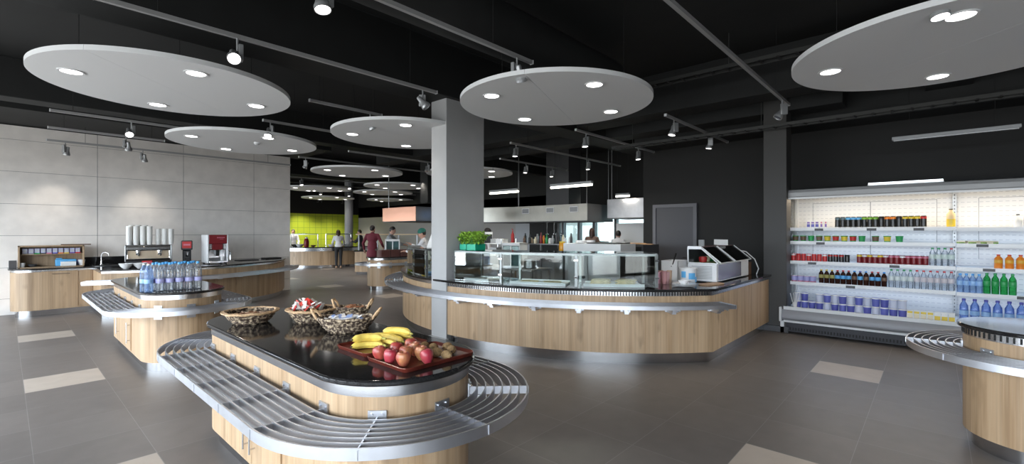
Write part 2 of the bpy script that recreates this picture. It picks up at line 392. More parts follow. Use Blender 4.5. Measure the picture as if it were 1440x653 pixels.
# columns
cm = MB().box(4.2, 5.08, .0, 4.94, 5.42, 4.2)
cl = struct('column', cm, COLM, 'square grey column rising through the serving counter', bev=.008)
fl = MB().box(4.165, 5.05, 0, 4.23, 5.45, .075); part('plinth', fl, COLM, cl, bev=.004)
co2 = MB().box(8.30, 1.72, 0, 8.62, 2.05, 4.2)
struct('column', co2, mat('dark_column', (.05, .048, .046), .6), 'dark grey column beside the drinks cooler', bev=.006)
struct('baseboard_right', MB().box(8.27, 1.69, 0, 8.30, 2.08, .09), DGREY)
cr_ = MB().cyl((11.15, 20.75, 0), (11.15, 20.75, 4.2), .19, n=24); struct('column', cr_, mat('round_column', (.33, .33, .35), .6), 'round grey column behind the far buffet')
struct('column', MB().box(8.2, 10.75, 2.42, 8.55, 11.1, 4.2), BEAM, 'black duct casing above the left extractor hood')
# ceiling beams, ducts, cable trays
for i, (v0, v1, z) in enumerate([(5.0, 5.5, 3.47), (-.4, .1, 3.62), (10.2, 10.6, 3.6), (15.6, 16.0, 3.5)]):
    struct('trim_%d' % (i+2), MB().box(UW, v0, z, 16, v1, 4.2), BEAM, 'black ceiling beam', bev=.01)
for i, (u0, u1, z) in enumerate([(7.3, 7.75, 3.55), (9.0, 9.6, 3.35)]):
    struct('trim_%d' % (i+6), MB().box(u0, -8, z, u1, 12 if i == 0 else 4.7, 4.2), BEAM, 'black ceiling beam', bev=.01)
dt = MB()
dt.tube([(u, 5.0-1.5, 3.78) for u in (-3, 2, 5, 5.9)], .28, 20)
solo('ventilation_duct', dt, BEAM, 'round black ventilation duct under the ceiling near the square column', 'duct')
solo('ventilation_duct', MB().box(8.35, 1.0, 3.5, 8.8, 9, 3.9), BEAM, 'rectangular black duct running across under the ceiling to the cooler side', 'duct', bev=.01)
for i, (u, z, y1) in enumerate([(6.35, 3.72, 4.7), (7.9, 3.18, 4.6)]):
    t = MB()
    for s in (0, .16): t.box(u+s, -5, z, u+s+.012, y1, z+.05)
    k = -5.0
    while k < y1: t.box(u, k, z+.004, u+.17, k+.03, z+.012); k += .2
    for y in (-4, -1, 2, y1-.4): t.cyl((u+.08, y, z+.02), (u+.08, y, 4.2), .006, n=5)
    solo('cable_tray', t, mat('tray_metal%d' % i, (.045, .045, .043), .5, .4), ['slotted cable tray high above the serving counter', 'slotted cable tray low along the black wall'][i], 'cable tray')
solo('smoke_detector', MB().lathe([(.055, 0), (.06, .02), (.045, .045), (.02, .055), (0, .055)], 16, (0, 0, -.055)), BEAM, 'small round smoke detector on the black ceiling', 'smoke detector', (2.9, 3.25, 4.2))
vg = T('ceiling_vent', 'black slatted air grille in the ceiling above the big near disc', 'vent', (.75, 4.72, 4.2))
part('frame', MB().box(-.5, -.12, -.03, .5, .12, 0), DARK, vg)
sl = MB()
for k in range(14): sl.box(-.47+.07*k, -.11, -.05, -.45+.07*k, .11, -.03)
part('slat', sl, BEAM, vg)
# ------------------------------------------------------------------ ceiling discs
ZD = 3.1; RD = 1.12
def disc(x, y, label, seam=R(45), lights=4, power=0, a0=45):
    r = T('ceiling_disc', label, 'ceiling disc', (x, y, ZD), seam, 'round ceiling discs')
    for s in (0, 180):
        pts = [p for p in arcpts(0, 0, RD, s+.07, s+179.93, 48)]
        part('panel', MB().prism(pts, 0, .045), DISC, r)
    wr = MB()
    for a in (30, 150, 270): wr.cyl((.8*cos(R(a)), .8*sin(R(a)), .045), (.8*cos(R(a)), .8*sin(R(a)), 4.2-ZD), .003, n=5)
    part('cable', wr, DARK, r)
    for k in range(lights):
        a = R(a0+90*k); px, py = .81*cos(a), .81*sin(a)
        d = part('downlight', MB().lathe([(.085, -.001), (.10, -.001), (.10, -.008), (.082, -.008), (.078, -.001)], 24, (px, py, 0)), WHITEM, r)
        part('lamp', MB().lathe([(0, -.004), (.078, -.0035), (.078, -.002), (0, -.002)], 20, (px, py, 0)), LAMP, d)
        if power:
            q = a+seam
            light('downlight', 'SPOT', (x+.81*cos(q), y+.81*sin(q), ZD-.03), power, (1, .93, .84), .06, rot=(0, 0, 0), spot=R(110), blend=.8)
    return r
SA = R(0)
disc(1.24, 6.03, 'large white ceiling disc nearest the left wall side with a starry spotlight before it', power=9)
disc(2.81, 8.76, 'white ceiling disc carrying a sensor in front of the grey panel wall', R(50), power=7)
bpy.context.view_layer.update()
sen = MB().lathe([(.05, 0), (.05, -.015), (.025, -.04), (0, -.04)], 14); solo('motion_sensor', sen, WHITEM, 'small grey motion sensor under the ceiling disc by the panel wall', 'sensor', (2.9, 8.5, ZD-.0005))
disc(4.41, 3.33, 'white ceiling disc over the serving counter beside the square column', R(22), power=9)
disc(4.31, 6.21, 'white ceiling disc half hidden behind the square column', R(10), power=7)
disc(5.33, -.08, 'large white ceiling disc at the upper right above the drinks cooler side', R(49), power=9)
disc(6.14, 10.96, 'white ceiling disc deep in the hall, widest of the far ones', power=12)
disc(8.92, 13.27, 'white ceiling disc partly behind the black casing above the left hood', power=10)
disc(10.0, 15.92, 'thin far ceiling disc just right of the round column', power=8)
disc(12.6, 19.39, 'thin ceiling disc furthest back on the right side')
disc(9.9, 20.27, 'thin ceiling disc crossing behind the top of the round column', power=8)
disc(7.55, 16.2, 'small sliver of ceiling disc beside the end of the panel wall')
disc(8.22, 8.99, 'white ceiling disc showing at the right edge of the square column', power=8)
# ------------------------------------------------------------------ lighting tracks and spotlights
ZT = 3.3
def track(u0, u1, v, label, z=ZT):
    r = T('lighting_track', label, 'lighting track', (u0, v, z), 0, 'ceiling lighting tracks')
    L = u1-u0; g = MB().box(0, -.018, 0, L, .018, .035); part('rail', g, TRACK, r)
    part('end_cap', MB().box(-.012, -.02, -.002, 0, .02, .037), WHITEM, r); part('end_cap', MB().box(L, -.02, -.002, L+.012, .02, .037), WHITEM, r)
    wr = MB()
    for f_ in (.12, .88): wr.cyl((L*f_, 0, .035), (L*f_, 0, 4.2-z), .003, n=5)
    part('cable', wr, DARK, r)
track(.45, 3.62, 4.58, 'lighting track running from the upper left towards the square column')
track(-1, 3.64, 3.05, 'long lighting track ending in front of the serving counter disc')
track(1.8, 7.2, 1.47, 'long lighting track ending near the dark column by the cooler')
track(.45, 2.4, 9.3, 'pale lighting track in front of the panel wall, left of the sensor disc')
track(.5, 2.06, 10.85, 'slim pale lighting track high against the panel wall')
track(.55, 5.0, 12.35, 'lighting track running closest along the panel wall')
track(2.72, 3.8, 7.7, 'short lighting track above the sensor disc')
track(2.72, 3.78, 6.08, 'short lighting track left of the square column')
track(5.0, 8.3, 9.3, 'lighting track receding behind the square column on its left')
track(6.62, 9.4, 2.95, 'lighting track above the glass display cases on the right')
track(6.55, 9.5, 4.5, 'lighting track in the middle above the kitchen')
track(6.66, 10.9, 6.1, 'lighting track third from front above the kitchen')
track(7.93, 10.6, 7.6, 'lighting track furthest back above the kitchen')
track(4.6, 9.5, 10.85, 'long lighting track in front of the far disc')
track(5.4, 11, 14.9, 'lighting track crossing the far hall before the round column')
track(6.5, 12.5, 16.6, 'lighting track in the far hall behind the widest far disc')
track(7.5, 13, 18.0, 'lighting track in the far hall above the buffet')
SPOTMESH = None
def spotlight(u, v, label, aim, z=ZT, power=0, col=(1, .9, .78), glow=True, box=1):
    r = T('track_spotlight', label, 'spotlight', (u, v, z), 0, 'spotlights on the tracks')
    tx = Vector(aim)-Vector((u, v, z-.2)); yaw = atan2(tx.y, tx.x); tilt = atan2(-tx.z, sqrt(tx.x**2+tx.y**2))
    r.rotation_euler = (0, 0, yaw)
    part('stem', MB().cyl((0, 0, .0), (0, 0, -.11), .009, n=8), SILVER, r)
    part('gear_box', MB().box(-.05, .028*box-.018, -.19, .03, .028*box+.018, -.05), SILVER, r, bev=.004)
    M = Matrix.Rotation(tilt-pi/2, 3, 'Y')  # local -z points along the aim
    h = MB(); hv = [(.022, .075), (.028, .06), (.03, .01), (.052, -.055), (.056, -.06), (.056, -.085), (.05, -.085), (.044, -.06)]
    h.lathe(hv, 18); c = Vector((.0, -.03*box, -.15))
    h.v = [tuple(c+M @ Vector(p)) for p in h.v]
    hd = part('lamp_head', h, SILVER, r)
    l = MB().lathe([(0, -.078), (.049, -.078), (.049, -.074), (0, -.074)], 16); l.v = [tuple(c+M @ Vector(p)) for p in l.v]
    part('lamp', l, LAMP if glow else CHROME, hd)
    if power:
        d = tx.normalized(); light('track_spot', 'SPOT', Vector((u, v, z-.16))+d*.12, power, col, .045, aim=aim, spot=R(72), blend=1)
S = spotlight
S(1.40, 4.58, 'bright spotlight on the upper left track, glaring in front of the big disc', (.9, 2.2, 1.0), power=30)
S(3.42, 4.58, 'silver spotlight at the track end touching the square column', (4.6, 3.2, 1), glow=False)
S(3.42, 3.05, 'silver spotlight hanging before the serving counter disc', (4.6, 3.4, .9), power=10, glow=False)
S(1.47, 3.05, 'bright spotlight at the very top edge left of centre', (1.5, 2.3, .2), power=25)
S(6.85, 1.47, 'silver spotlight at the track end before the dark column', (6.0, 2.6, .9), glow=False, power=8)
S(4.40, -.04, 'silver spotlight in front of the large disc at the upper right', (4.05, -.42, .2), z=3.3, power=15)
S(1.35, 9.3, 'lit spotlight on the pale track before the panel wall', (1.3, 7.3, 1.1), power=15)
S(1.50, 10.85, 'silver spotlight below the slim track at the panel wall', (1.7, 11.8, 1), power=10)
S(.80, 12.35, 'dark spotlight facing the panel wall, left of two', (.55, 12.95, 1.3), power=17)
S(1.98, 12.35, 'dark spotlight facing the panel wall, right of two', (2.1, 12.95, 1.3), power=17)
S(2.82, 7.7, 'lit spotlight hanging before the sensor disc', (2.2, 6.6, 1.0), power=15)
S(3.60, 6.08, 'silver spotlight before the disc behind the square column', (4.6, 5.6, 1), glow=False)
S(7.10, 9.3, 'spotlight beside the left edge of the square column, deep in the hall', (6.4, 8.2, 1), glow=False)
S(4.75, 10.85, 'tilted spotlight at the top end of the panel wall', (4.0, 11.6, 1), power=14)
S(6.4, 14.9, 'spotlight upper left in the far hall near the panel wall end', (6.8, 14, 0))
S(7.6, 16.6, 'lit spotlight in the far hall left of the round column', (7.6, 16, 0))
S(8.5, 18.0, 'second spotlight in the far hall left of the round column', (8.5, 17.5, 0))
S(9.7, 18.0, 'spotlight just left of the round column', (9.7, 17.5, 0))
S(8.05, 14.9, 'lit spotlight left of the disc beside the round column', (8.0, 14.0, 0))
S(6.92, 2.95, 'left spotlight on the track above the display cases', (6.5, 3.2, .9), power=10)
S(8.45, 2.95, 'right spotlight on the track above the display cases', (8.3, 3.3, .9), power=8)
S(6.86, 4.5, 'left spotlight on the middle kitchen track', (6.8, 4.3, .9), power=20)
S(8.8, 4.5, 'right spotlight on the middle kitchen track', (8.8, 4.3, .9), power=15)
S(6.81, 6.1, 'left spotlight on the third kitchen track', (6.8, 6, .9), power=15)
S(9.4, 6.1, 'right spotlight on the third kitchen track', (9.4, 6, .9))
S(8.87, 7.6, 'left spotlight on the furthest kitchen track', (8.8, 7.5, .9), power=12)
S(9.95, 7.6, 'right spotlight on the furthest kitchen track', (9.9, 7.5, .9))
# kitchen strip lights
for (u, v0, v1, lab) in [(7.85, 6.96, 7.86, 'glowing strip light right beside the square column'), (7.68, 4.9, 5.9, 'glowing strip light above the middle of the kitchen hood'), (10.7, 5.72, 6.1, 'short glowing strip light by the right hood')]:
    z = 2.50
    r = T('strip_light', lab, 'strip light', (u, (v0+v1)/2, z), 0, 'kitchen strip lights'); L = (v1-v0)/2
    part('housing', MB().box(-.04, -L, .02, .04, L, .07), GREY, r); part('tube', MB().cyl((0, -L, 0), (0, L, 0), .022, n=12), TUBE, r)
    wr = MB()
    for s in (-.8, .8): wr.cyl((0, L*s, .07), (0, L*s, 4.2-z), .003, n=5)
    part('cable', wr, DARK, r)
    light('strip', 'AREA', (u, (v0+v1)/2, z-.04), 12*L*2, (1, .94, .82), .08, rot=(0, 0, 0), sy=2*L)
r = T('linear_luminaire', 'unlit grey linear light hanging above the drinks cooler', 'light', (8.2, -.15, 2.83))
part('housing', MB().box(-.035, -.62, 0, .035, .58, .045), GREY, r, bev=.006)
part('diffuser', MB().box(-.025, -.60, -.012, .025, .56, 0), SILVER, r)
part('cable', MB().cyl((0, -.4, .045), (0, -.4, 1.37), .003, n=5).cyl((0, .4, .045), (0, .4, 1.37), .003, n=5), DARK, r)
# daylight portal of the glazed side; some light for the far hall
p2_ = light('window_portal', 'AREA', (.75, 18.5, 1.35), 1, size=2.7, rot=(0, R(-90), 0), sy=10.2)
try: p2_.data.cycles.is_portal = True
except Exception: pass
p = light('window_portal', 'AREA', (UW-.25, 2.65, 1.5), 1, size=21.3, rot=(0, R(-90), 0), sy=21.3)
p.data.size = 2.9; p.data.size_y = 21.3
try: p.data.cycles.is_portal = True
except Exception: pass
for (x, y, e) in [(7.5, 17, 60), (9.5, 17, 60), (11.5, 22.3, 130), (8.4, 22.4, 130), (10, 22.6, 130), (10.8, 9.0, 40), (11.8, 7.5, 40), (8.2, 11, 30)]:
    light('far_fill_spot', 'SPOT', (x, y, 3.0), e, (1, .93, .82), .1, rot=(0, 0, 0), spot=R(120), blend=.8)  # added fill spots over far hall and kitchen, no fixtures drawn

for txt, u_, z_, nm in (('34', 11.0, 3.22, 'left'), ('32', 12.33, 3.22, 'middle'), ('30', 13.85, 3.22, 'right')):
    cu0 = bpy.data.curves.new('wall_number', 'FONT'); cu0.body = txt; cu0.size = .34; cu0.extrude = .004; cu0.align_x = 'CENTER'; cu0.materials.append(mat('number_grey_'+nm, (.09, .09, .09), .6))
    t_ = bpy.data.objects.new('number_outline', cu0); COL.objects.link(t_); bpy.context.view_layer.update()
    me = bpy.data.meshes.new_from_object(t_.evaluated_get(bpy.context.evaluated_depsgraph_get())); bpy.data.objects.remove(t_)
    o = bpy.data.objects.new('wall_number', me); COL.objects.link(o); o.location = (u_, 23.495, z_-.12); o.rotation_euler = (R(90), 0, 0)
    tag(o, 'grey number %s high on the dark wall above the green tiles' % txt, 'sign', 'numbers on the far wall')
APPLES = [(1.337, 2.151, 'apple at the left end of the red tray, nearest the bananas', 0), (1.33, 2.068, 'crimson apple second from the left at the front of the tray', 2), (1.352, 1.968, 'yellow-blushed apple standing at the front corner of the tray', 1), (1.462, 1.912, 'crimson apple rightmost of the heap beside the kiwis', 2), (1.484, 1.99, 'yellow-blushed apple directly behind the rightmost crimson one', 1), (1.420, 2.052, 'apple in the centre of the heap behind the front one', 1), (1.430, 2.158, 'red apple in the back left of the heap', 0), (1.512, 2.084, 'red apple in the back middle of the heap before the kiwis', 1), (1.54, 2.175, 'apple furthest back touching the bananas', 0)]
KIWIS = [(1.615, 2.146, 'greyish kiwi nearest the bananas'), (1.625, 2.078, 'kiwi second in the back row on the tray'), (1.575, 1.985, 'kiwi tight behind the right apples'), (1.690, 2.035, 'kiwi furthest back on the tray'), (1.662, 1.965, 'kiwi at the right end of the back row'), (1.577, 1.905, 'kiwi nearest the front edge, rightmost on the tray')]
# ------------------------------------------------------------------ serving islands
ZW = .90
def bolts(mb, c, nrm, rz):
    for s in (-.024, .024):
        p = Vector(c)+Vector((-sin(rz), cos(rz), 0))*s; mb.cyl(p, p+Vector(nrm)*.008, .007, n=8)
def island(label, c0, c1, axis='y', doors=(), slots=False, group='serving islands with tray rails'):
    ox, oy = (c0[0]+c1[0])/2, (c0[1]+c1[1])/2
    r = T('serving_island', label, 'serving counter', (ox, oy, 0), 0, group)
    st = lambda q, n=24: stadium(c0, c1, q, axis, n)
    L = (c1[1]-c0[1]) if axis == 'y' else (c1[0]-c0[0])
    part('kickplate', MB().prism(st(.355), 0, .115), KICK, r, True)
    part('body', MB().prism(st(.40), .11, .835), WOOD, r, True)
    t = MB().sweep(st(.38), st(.405), .815, .872, True); t.mi = 1
    if slots:
        per = 2*pi*.405+2*L; n = int(per/.034)
        for p, rz, nv in walk(c0, c1, axis, .4055, n): t.obox((p[0], p[1], .845), .004, .011, .04, rz)
    part('steel_band', t, [STEEL, DARK], r, True)
    part('worktop', MB().prism(st(.435, 32), .87, ZW), GRAN, r, True, bev=.009)
    for k in range(7):
        q = .452+.0463*k; th = .0055 if k < 6 else .007
        part('rail_bar', MB().sweep(st(q-th, 32), st(q+th*.2, 32), .68, .73, True), RAIL, r, True)
    n = 10 if L > .6 else 8
    for p, rz, nv in brackets(c0, c1, axis):
        q = Vector((p[0], p[1], 0)); nv = Vector(nv)
        part('rail_crossbar', MB().obox((q+nv*.57)+Vector((0, 0, .703)), .33, .006, .042, rz), RAIL, r, True)
        b = MB().obox(q+nv*.404+Vector((0, 0, .677)), .008, .085, .154, rz)
        b.obox(q+nv*.45+Vector((0, 0, .672)), .10, .008, .012, rz)
        bolts(b, q+nv*.407+Vector((0, 0, .737)), nv, rz); bolts(b, q+nv*.407+Vector((0, 0, .625)), nv, rz)
        part('bracket', b, RAIL, r, True)
    for (kind, a, b_, hside) in doors:   # straight doors on the -x side, given by their v range
        d = part('door', MB().box(c0[0]-.408, a, .13, c0[0]-.399, b_, .66), WOOD, r, True, bev=.0015)
        hv = a+.05 if hside < 0 else b_-.05
        h = MB().tube([(c0[0]-.408, hv, .25), (c0[0]-.44, hv, .25)], .005, 6).tube([(c0[0]-.408, hv, .44), (c0[0]-.44, hv, .44)], .005, 6).cyl((c0[0]-.44, hv, .22), (c0[0]-.44, hv, .47), .006, n=8)
        part('handle', h, STEEL, d, True)
    return r
def walk(c0, c1, axis, q, n):
    L = (c1[1]-c0[1]) if axis == 'y' else (c1[0]-c0[0]); per = 2*pi*q+2*L; out = []
    for i in range(n):
        s = per*i/n
        if axis == 'y':
            if s < pi*q: a = pi+s/q; out.append(((c0[0]+q*cos(a), c0[1]+q*sin(a)), a, (cos(a), sin(a), 0)))
            elif s < pi*q+L: out.append(((c0[0]+q, c0[1]+s-pi*q), 0, (1, 0, 0)))
            elif s < 2*pi*q+L: a = (s-pi*q-L)/q; out.append(((c1[0]+q*cos(a), c1[1]+q*sin(a)), a, (cos(a), sin(a), 0)))
            else: out.append(((c0[0]-q, c1[1]-(s-2*pi*q-L)), pi, (-1, 0, 0)))
        else:
            if s < pi*q: a = pi/2+s/q; out.append(((c0[0]+q*cos(a), c0[1]+q*sin(a)), a, (cos(a), sin(a), 0)))
            elif s < pi*q+L: out.append(((c0[0]+s-pi*q, c0[1]-q), -pi/2, (0, -1, 0)))
            elif s < 2*pi*q+L: a = -pi/2+(s-pi*q-L)/q; out.append(((c1[0]+q*cos(a), c1[1]+q*sin(a)), a, (cos(a), sin(a), 0)))
            else: out.append(((c1[0]-(s-2*pi*q-L), c0[1]+q), pi/2, (0, 1, 0)))
    return out
def brackets(c0, c1, axis):
    out = []; ends = ((c0, (225, 270, 315)), (c1, (45, 90, 135))) if axis == 'y' else ((c0, (135, 180, 225)), (c1, (-45, 0, 45)))
    for c, an in ends:
        for a in an: a = R(a); out.append((c, a, (cos(a), sin(a), 0)))
    L = (c1[1]-c0[1]) if axis == 'y' else (c1[0]-c0[0]); m = max(1, round(L/.45))
    for i in range(m+1):
        f_ = i/m
        if axis == 'y':
            p = (c0[0], c0[1]+L*f_); out += [(p, 0, (1, 0, 0)), (p, pi, (-1, 0, 0))]
        else:
            p = (c0[0]+L*f_, c0[1]); out += [(p, pi/2, (0, 1, 0)), (p, -pi/2, (0, -1, 0))]
    return out
island('nearest oak and black granite island carrying the fruit trays and wicker baskets', (1.45, 2.19), (1.45, 3.94), doors=[(0, 3.15, 3.65, -1), (0, 2.70, 3.14, 1)])
island('oak island with a slatted steel rail carrying the water bottles', (1.45, 6.70), (1.45, 8.55), doors=[(0, 7.69, 8.12, 1), (0, 7.24, 7.67, -1)])
island('oak island cut by the right edge, in front of the drinks cooler', (4.96, -.56), (4.96, -2.3), slots=True) if False else island('oak island cut by the right edge, in front of the drinks cooler', (4.96, -2.3), (4.96, -.56), slots=True)
island('small oak tray station behind the serving counter, left of the square column', (7.1, 11.35), (8.6, 11.35), axis='x')
# ------------------------------------------------------------------ main curved serving counter
CX, CY = 7.98, 5.0
def pc(r, a): return (CX+r*cos(R(a)), CY+r*sin(R(a)))
AE = 125.0
def ring_outline(ro, ri, sv, bk, ue):
    a1 = math.degrees(math.asin((sv-CY)/ro)); a1 = 180-a1  # angle where the arc meets v = sv
    a2 = 180-math.degrees(math.asin((bk-CY)/ri))
    return arcpts(CX, CY, ro, AE, a1, 70)+[(ue, sv), (ue, bk)]+arcpts(CX, CY, ri, a2, AE, 60)
mc = T('serving_counter', 'big curved oak serving counter with black top and steel tray rail', 'serving counter', (4.9, 3.4, 0))
part('kickplate', MB().prism(ring_outline(3.70, 2.98, 2.03, 2.76, 8.27), 0, .14), KICK, mc, True)
part('body', MB().prism(ring_outline(3.76, 2.92, 1.97, 2.82, 8.30), .135, .815), WOOD, mc, True)
part('worktop', MB().prism(ring_outline(3.80, 2.90, 1.93, 2.84, 8.30), .868, ZW), GRAN, mc, True, bev=.006)
sl = MB().prism(ring_outline(3.75, 2.95, 1.98, 2.81, 8.29), .81, .87); sl.mi = 1; a = 178.0
while a < 233: p = pc(3.7515, a); sl.obox((p[0], p[1], .84), .004, .012, .044, R(a)); a += .52
part('steel_band', sl, [STEEL, DARK], mc, True)
for k in range(7):
    q = 3.80+.046*k
    aa = 123.5+(1.2 if k in (0, 6) else 0); arc0 = arcpts(CX, CY, q-.003, aa, 234.6, 80); arc1 = arcpts(CX, CY, q+.003, aa, 234.6, 80)
    part('rail_bar', MB().sweep(arc0, arc1, .70, .745), RAIL, mc, True)
# closing end pieces of the rail and the lower outer fascia
for a in (123.4, 234.7):
    p0, p1 = pc(3.79, a), pc(4.08, a); part('rail_end', MB().sweep([p0, p1], [pc(3.79, a+.12), pc(4.08, a+.12)], .70, .745), RAIL, mc, True)
for a in (130, 138, 146, 154, 162, 170, 184.4, 192.6, 201.1, 209.1, 217.2, 225.2, 233.3):
    b = MB(); p = pc(3.93, a); b.obox((p[0], p[1], .70), .30, .01, .03, R(a)); p = pc(3.764, a); b.obox((p[0], p[1], .66), .01, .10, .06, R(a))
    p = pc(3.84, a); b.obox((p[0], p[1], .65), .15, .05, .05, R(a)); p = pc(3.93, a); b.obox((p[0], p[1], .675), .05, .07, .04, R(a)); nv = (cos(R(a)), sin(R(a)), 0)
    bolts(b, (pc(3.769, a)[0], pc(3.769, a)[1], .645), nv, R(a)); part('bracket', b, RAIL, mc, True)
# ------------------------------------------------------------------ glass display cases on the counter
def case(label, angs, rf=3.66, rb=3.14, zt=1.315):
    m = angs[len(angs)//2]; c = pc(3.4, m)
    r = T('glass_display_case', label, 'display case', (c[0], c[1], ZW), 0, 'glass display cases on the counter')
    for a in angs:
        for q in (rf, rb):
            p = pc(q, a); part('post', MB().obox((p[0], p[1], (ZW+zt)/2), .032, .032, zt-ZW-.012, R(a)), CASE, r, True)
        b = MB()
        for z in (ZW+.12, ZW+.33): p = pc(rf+.02, a); b.obox((p[0], p[1], z), .03, .05, .018, R(a))
        part('glass_clamp', b, CHROME, r, True)
    for a, b_ in zip(angs, angs[1:]):
        f0, f1, k0, k1 = pc(rf+.022, a+.3), pc(rf+.022, b_-.3), pc(rb, a+.3), pc(rb, b_-.3)
        g0, g1 = pc(rf+.028, a+.3), pc(rf+.028, b_-.3)
        part('front_glass', MB().prism([f0, f1, g1, g0], ZW+.012, zt-.02), GLASS, r, True)
        part('top_glass', MB().prism([pc(rf+.03, a), pc(rf+.03, b_), pc(rb-.03, b_), pc(rb-.03, a)], zt, zt+.008), GLASSD, r, True)
        for q in (rf, rb):
            part('top_bar', MB().prism([pc(q+.014, a), pc(q+.014, b_), pc(q-.014, b_), pc(q-.014, a)], zt-.03, zt-.001), CASE, r, True)
        s0, s1, t0, t1 = pc(3.42, a+.6), pc(3.42, b_-.6), pc(3.16, a+.6), pc(3.16, b_-.6)
    for a in (angs[0], angs[-1]):
        part('end_glass', MB().prism([pc(rf, a-.05), pc(rf, a+.05), pc(rb, a+.05), pc(rb, a-.05)], ZW+.012, zt-.03), GLASS, r, True)
        p = [(*pc(rf, a), zt-.015), (*pc(rb, a), zt-.015)]; part('end_bar', MB().cyl(p[0], p[1], .013, n=8), CASE, r, True)
    return r
case('glass display case on the counter right of the square column', [179.6, 192.5, 208.3, 223.4])
case('glass display case on the counter left of the square column', [138, 148.5, 158, 167.3])
# trays and flat breads in the cases
def food_tray(a0, a1, label, r0=3.22, r1=3.58, m=WHITEM):
    p = [pc(r1, a0), pc(r1, (a0+a1)/2), pc(r1, a1), pc(r0, a1), pc(r0, (a0+a1)/2), pc(r0, a0)]; c = pc(3.4, (a0+a1)/2)
    t = MB().prism(p, ZW, ZW+.02); q = [pc(r1, a0), pc(r1, (a0+a1)/2), pc(r1, a1)]
    t.sweep([pc(r1-.012, a0), pc(r1-.012, (a0+a1)/2), pc(r1-.012, a1)], q, ZW+.018, ZW+.035)
    t.sweep([pc(r0, a0), pc(r0, (a0+a1)/2), pc(r0, a1)], [pc(r0+.012, a0), pc(r0+.012, (a0+a1)/2), pc(r0+.012, a1)], ZW+.018, ZW+.035)
    return solo('food_tray', t, m, label, 'tray', (c[0], c[1], ZW), group='white trays in the display cases', world=True)
food_tray(181.0, 188.4, 'empty white tray in the display case next to the column')
food_tray(193.8, 206.0, 'white tray with two flat breads in the middle case bay')
food_tray(209.6, 221.5, 'white tray with stacked flat breads in the right case bay')
food_tray(148.9, 157.4, 'white tray with a yellow pack in the left display case')
BREAD = mat('flat_bread', (.74, .62, .38), .75, 0, noise=.18, scale=25, bump=.3)
def bread(a, r, z, label, s=1.0):
    c = pc(r, a); random.seed(int(a*10+z*100)); n = 22; pts = [(s*.105*(1+.07*random.uniform(-1, 1))*cos(2*pi*k/n), s*.125*(1+.07*random.uniform(-1, 1))*sin(2*pi*k/n)) for k in range(n)]
    return solo('flat_bread', MB().prism(pts, 0, .014), BREAD, label, 'flat bread', (c[0], c[1], z), R(a), 'flat breads in the display cases', bev=.005)
bread(197.4, 3.42, ZW+.0205, 'left flat bread on the white tray in the middle bay'); bread(202.6, 3.42, ZW+.0205, 'right flat bread on the white tray in the middle bay')
for k in range(4): bread(212.9+.25*(k % 2), 3.41, ZW+.0205+.0145*k, ['bottom', 'second lowest', 'third', 'topmost'][k]+' flat bread of the left stack in the right bay')
for k in range(4): bread(218.2+.3*(k % 2), 3.41, ZW+.0205+.0145*k, ['bottom', 'second lowest', 'third', 'topmost'][k]+' flat bread of the right stack in the right bay')
c = pc(3.42, 151.3); yp = MB().obox((0, 0, .05), .16, .06, .06, 0, Matrix.Rotation(.35, 3, 'X')); solo('food_pack', yp, YEL, 'yellow pack lying in the left display case', 'pack', (c[0], c[1], ZW+.021), R(61))
c = pc(3.42, 161.5); solo('plate', MB().lathe([(.05, 0), (.06, .004), (.12, .02), (.123, .024), (.06, .010), (0, .008)], 24), LBLUE, 'pale blue plate in the left display case', 'plate', (c[0], c[1], ZW))
# ------------------------------------------------------------------ herbs on the glass case
def herb(name, c, sx, sy, label, seed, n):
    random.seed(seed)
    r = T('herb_planter', label, 'planter', c, R(8), 'herb planters on the display case')
    b = MB(); h = .085
    b.box(-sx/2, -sy/2, 0, sx/2, sy/2, .008)
    for (x0, y0, x1, y1) in ((-sx/2, -sy/2, sx/2, -sy/2+.008), (-sx/2, sy/2-.008, sx/2, sy/2), (-sx/2, -sy/2, -sx/2+.008, sy/2), (sx/2-.008, -sy/2, sx/2, sy/2)): b.box(x0, y0, 0, x1, y1, h)
    k = -sx/2+.015
    while k < sx/2: b.box(k, -sy/2-.003, .01, k+.006, -sy/2, h-.01); k += .018
    b.box(-sx/2-.005, -sy/2-.006, h-.006, sx/2+.005, -sy/2+.008, h+.004)
    part('box', b, TEAL, r)
    part('soil', MB().box(-sx/2+.008, -sy/2+.008, .06, sx/2-.008, sy/2-.008, .07), BROWN, r)
    l = MB(); s = MB()
    for i in range(n):
        x, y = random.uniform(-sx/2, sx/2)*.9, random.uniform(-sy/2, sy/2)*.9; z = .09+.17*random.random()**.7*(1-.5*(abs(x)/sx*2)**2)
        ex, ey = x*random.uniform(.9, 1.5)+random.gauss(0, .02), y*1.5+(random.gauss(0, .03) if sx > .15 else -abs(random.gauss(0, .02)))
        if i % 6 == 0: s.tube([(x*.8, y*.8, .065), (x, y, .12), (ex, ey, z)], .002, 4)
        M = Matrix.Rotation(random.uniform(0, 6.3), 3, 'Z') @ Matrix.Rotation(random.uniform(-.9, .9), 3, 'X') @ Matrix.Rotation(random.uniform(-.5, .5), 3, 'Y')
        q = random.uniform(.022, .036); c0 = Vector((ex, ey, z))
        vs = [Vector((0, -q, 0)), Vector((q*.62, -q*.2, .006)), Vector((q*.5, q*.5, .004)), Vector((0, q, -.006)), Vector((-q*.5, q*.5, .004)), Vector((-q*.62, -q*.2, .006)), Vector((0, 0, -.003))]
        l.add([c0+M @ v for v in vs], [(6, 0, 1), (6, 1, 2), (6, 2, 3), (6, 3, 4), (6, 4, 5), (6, 5, 0)])
    part('leaves', l, LGREEN, r); part('stems', s, GREEN, r)
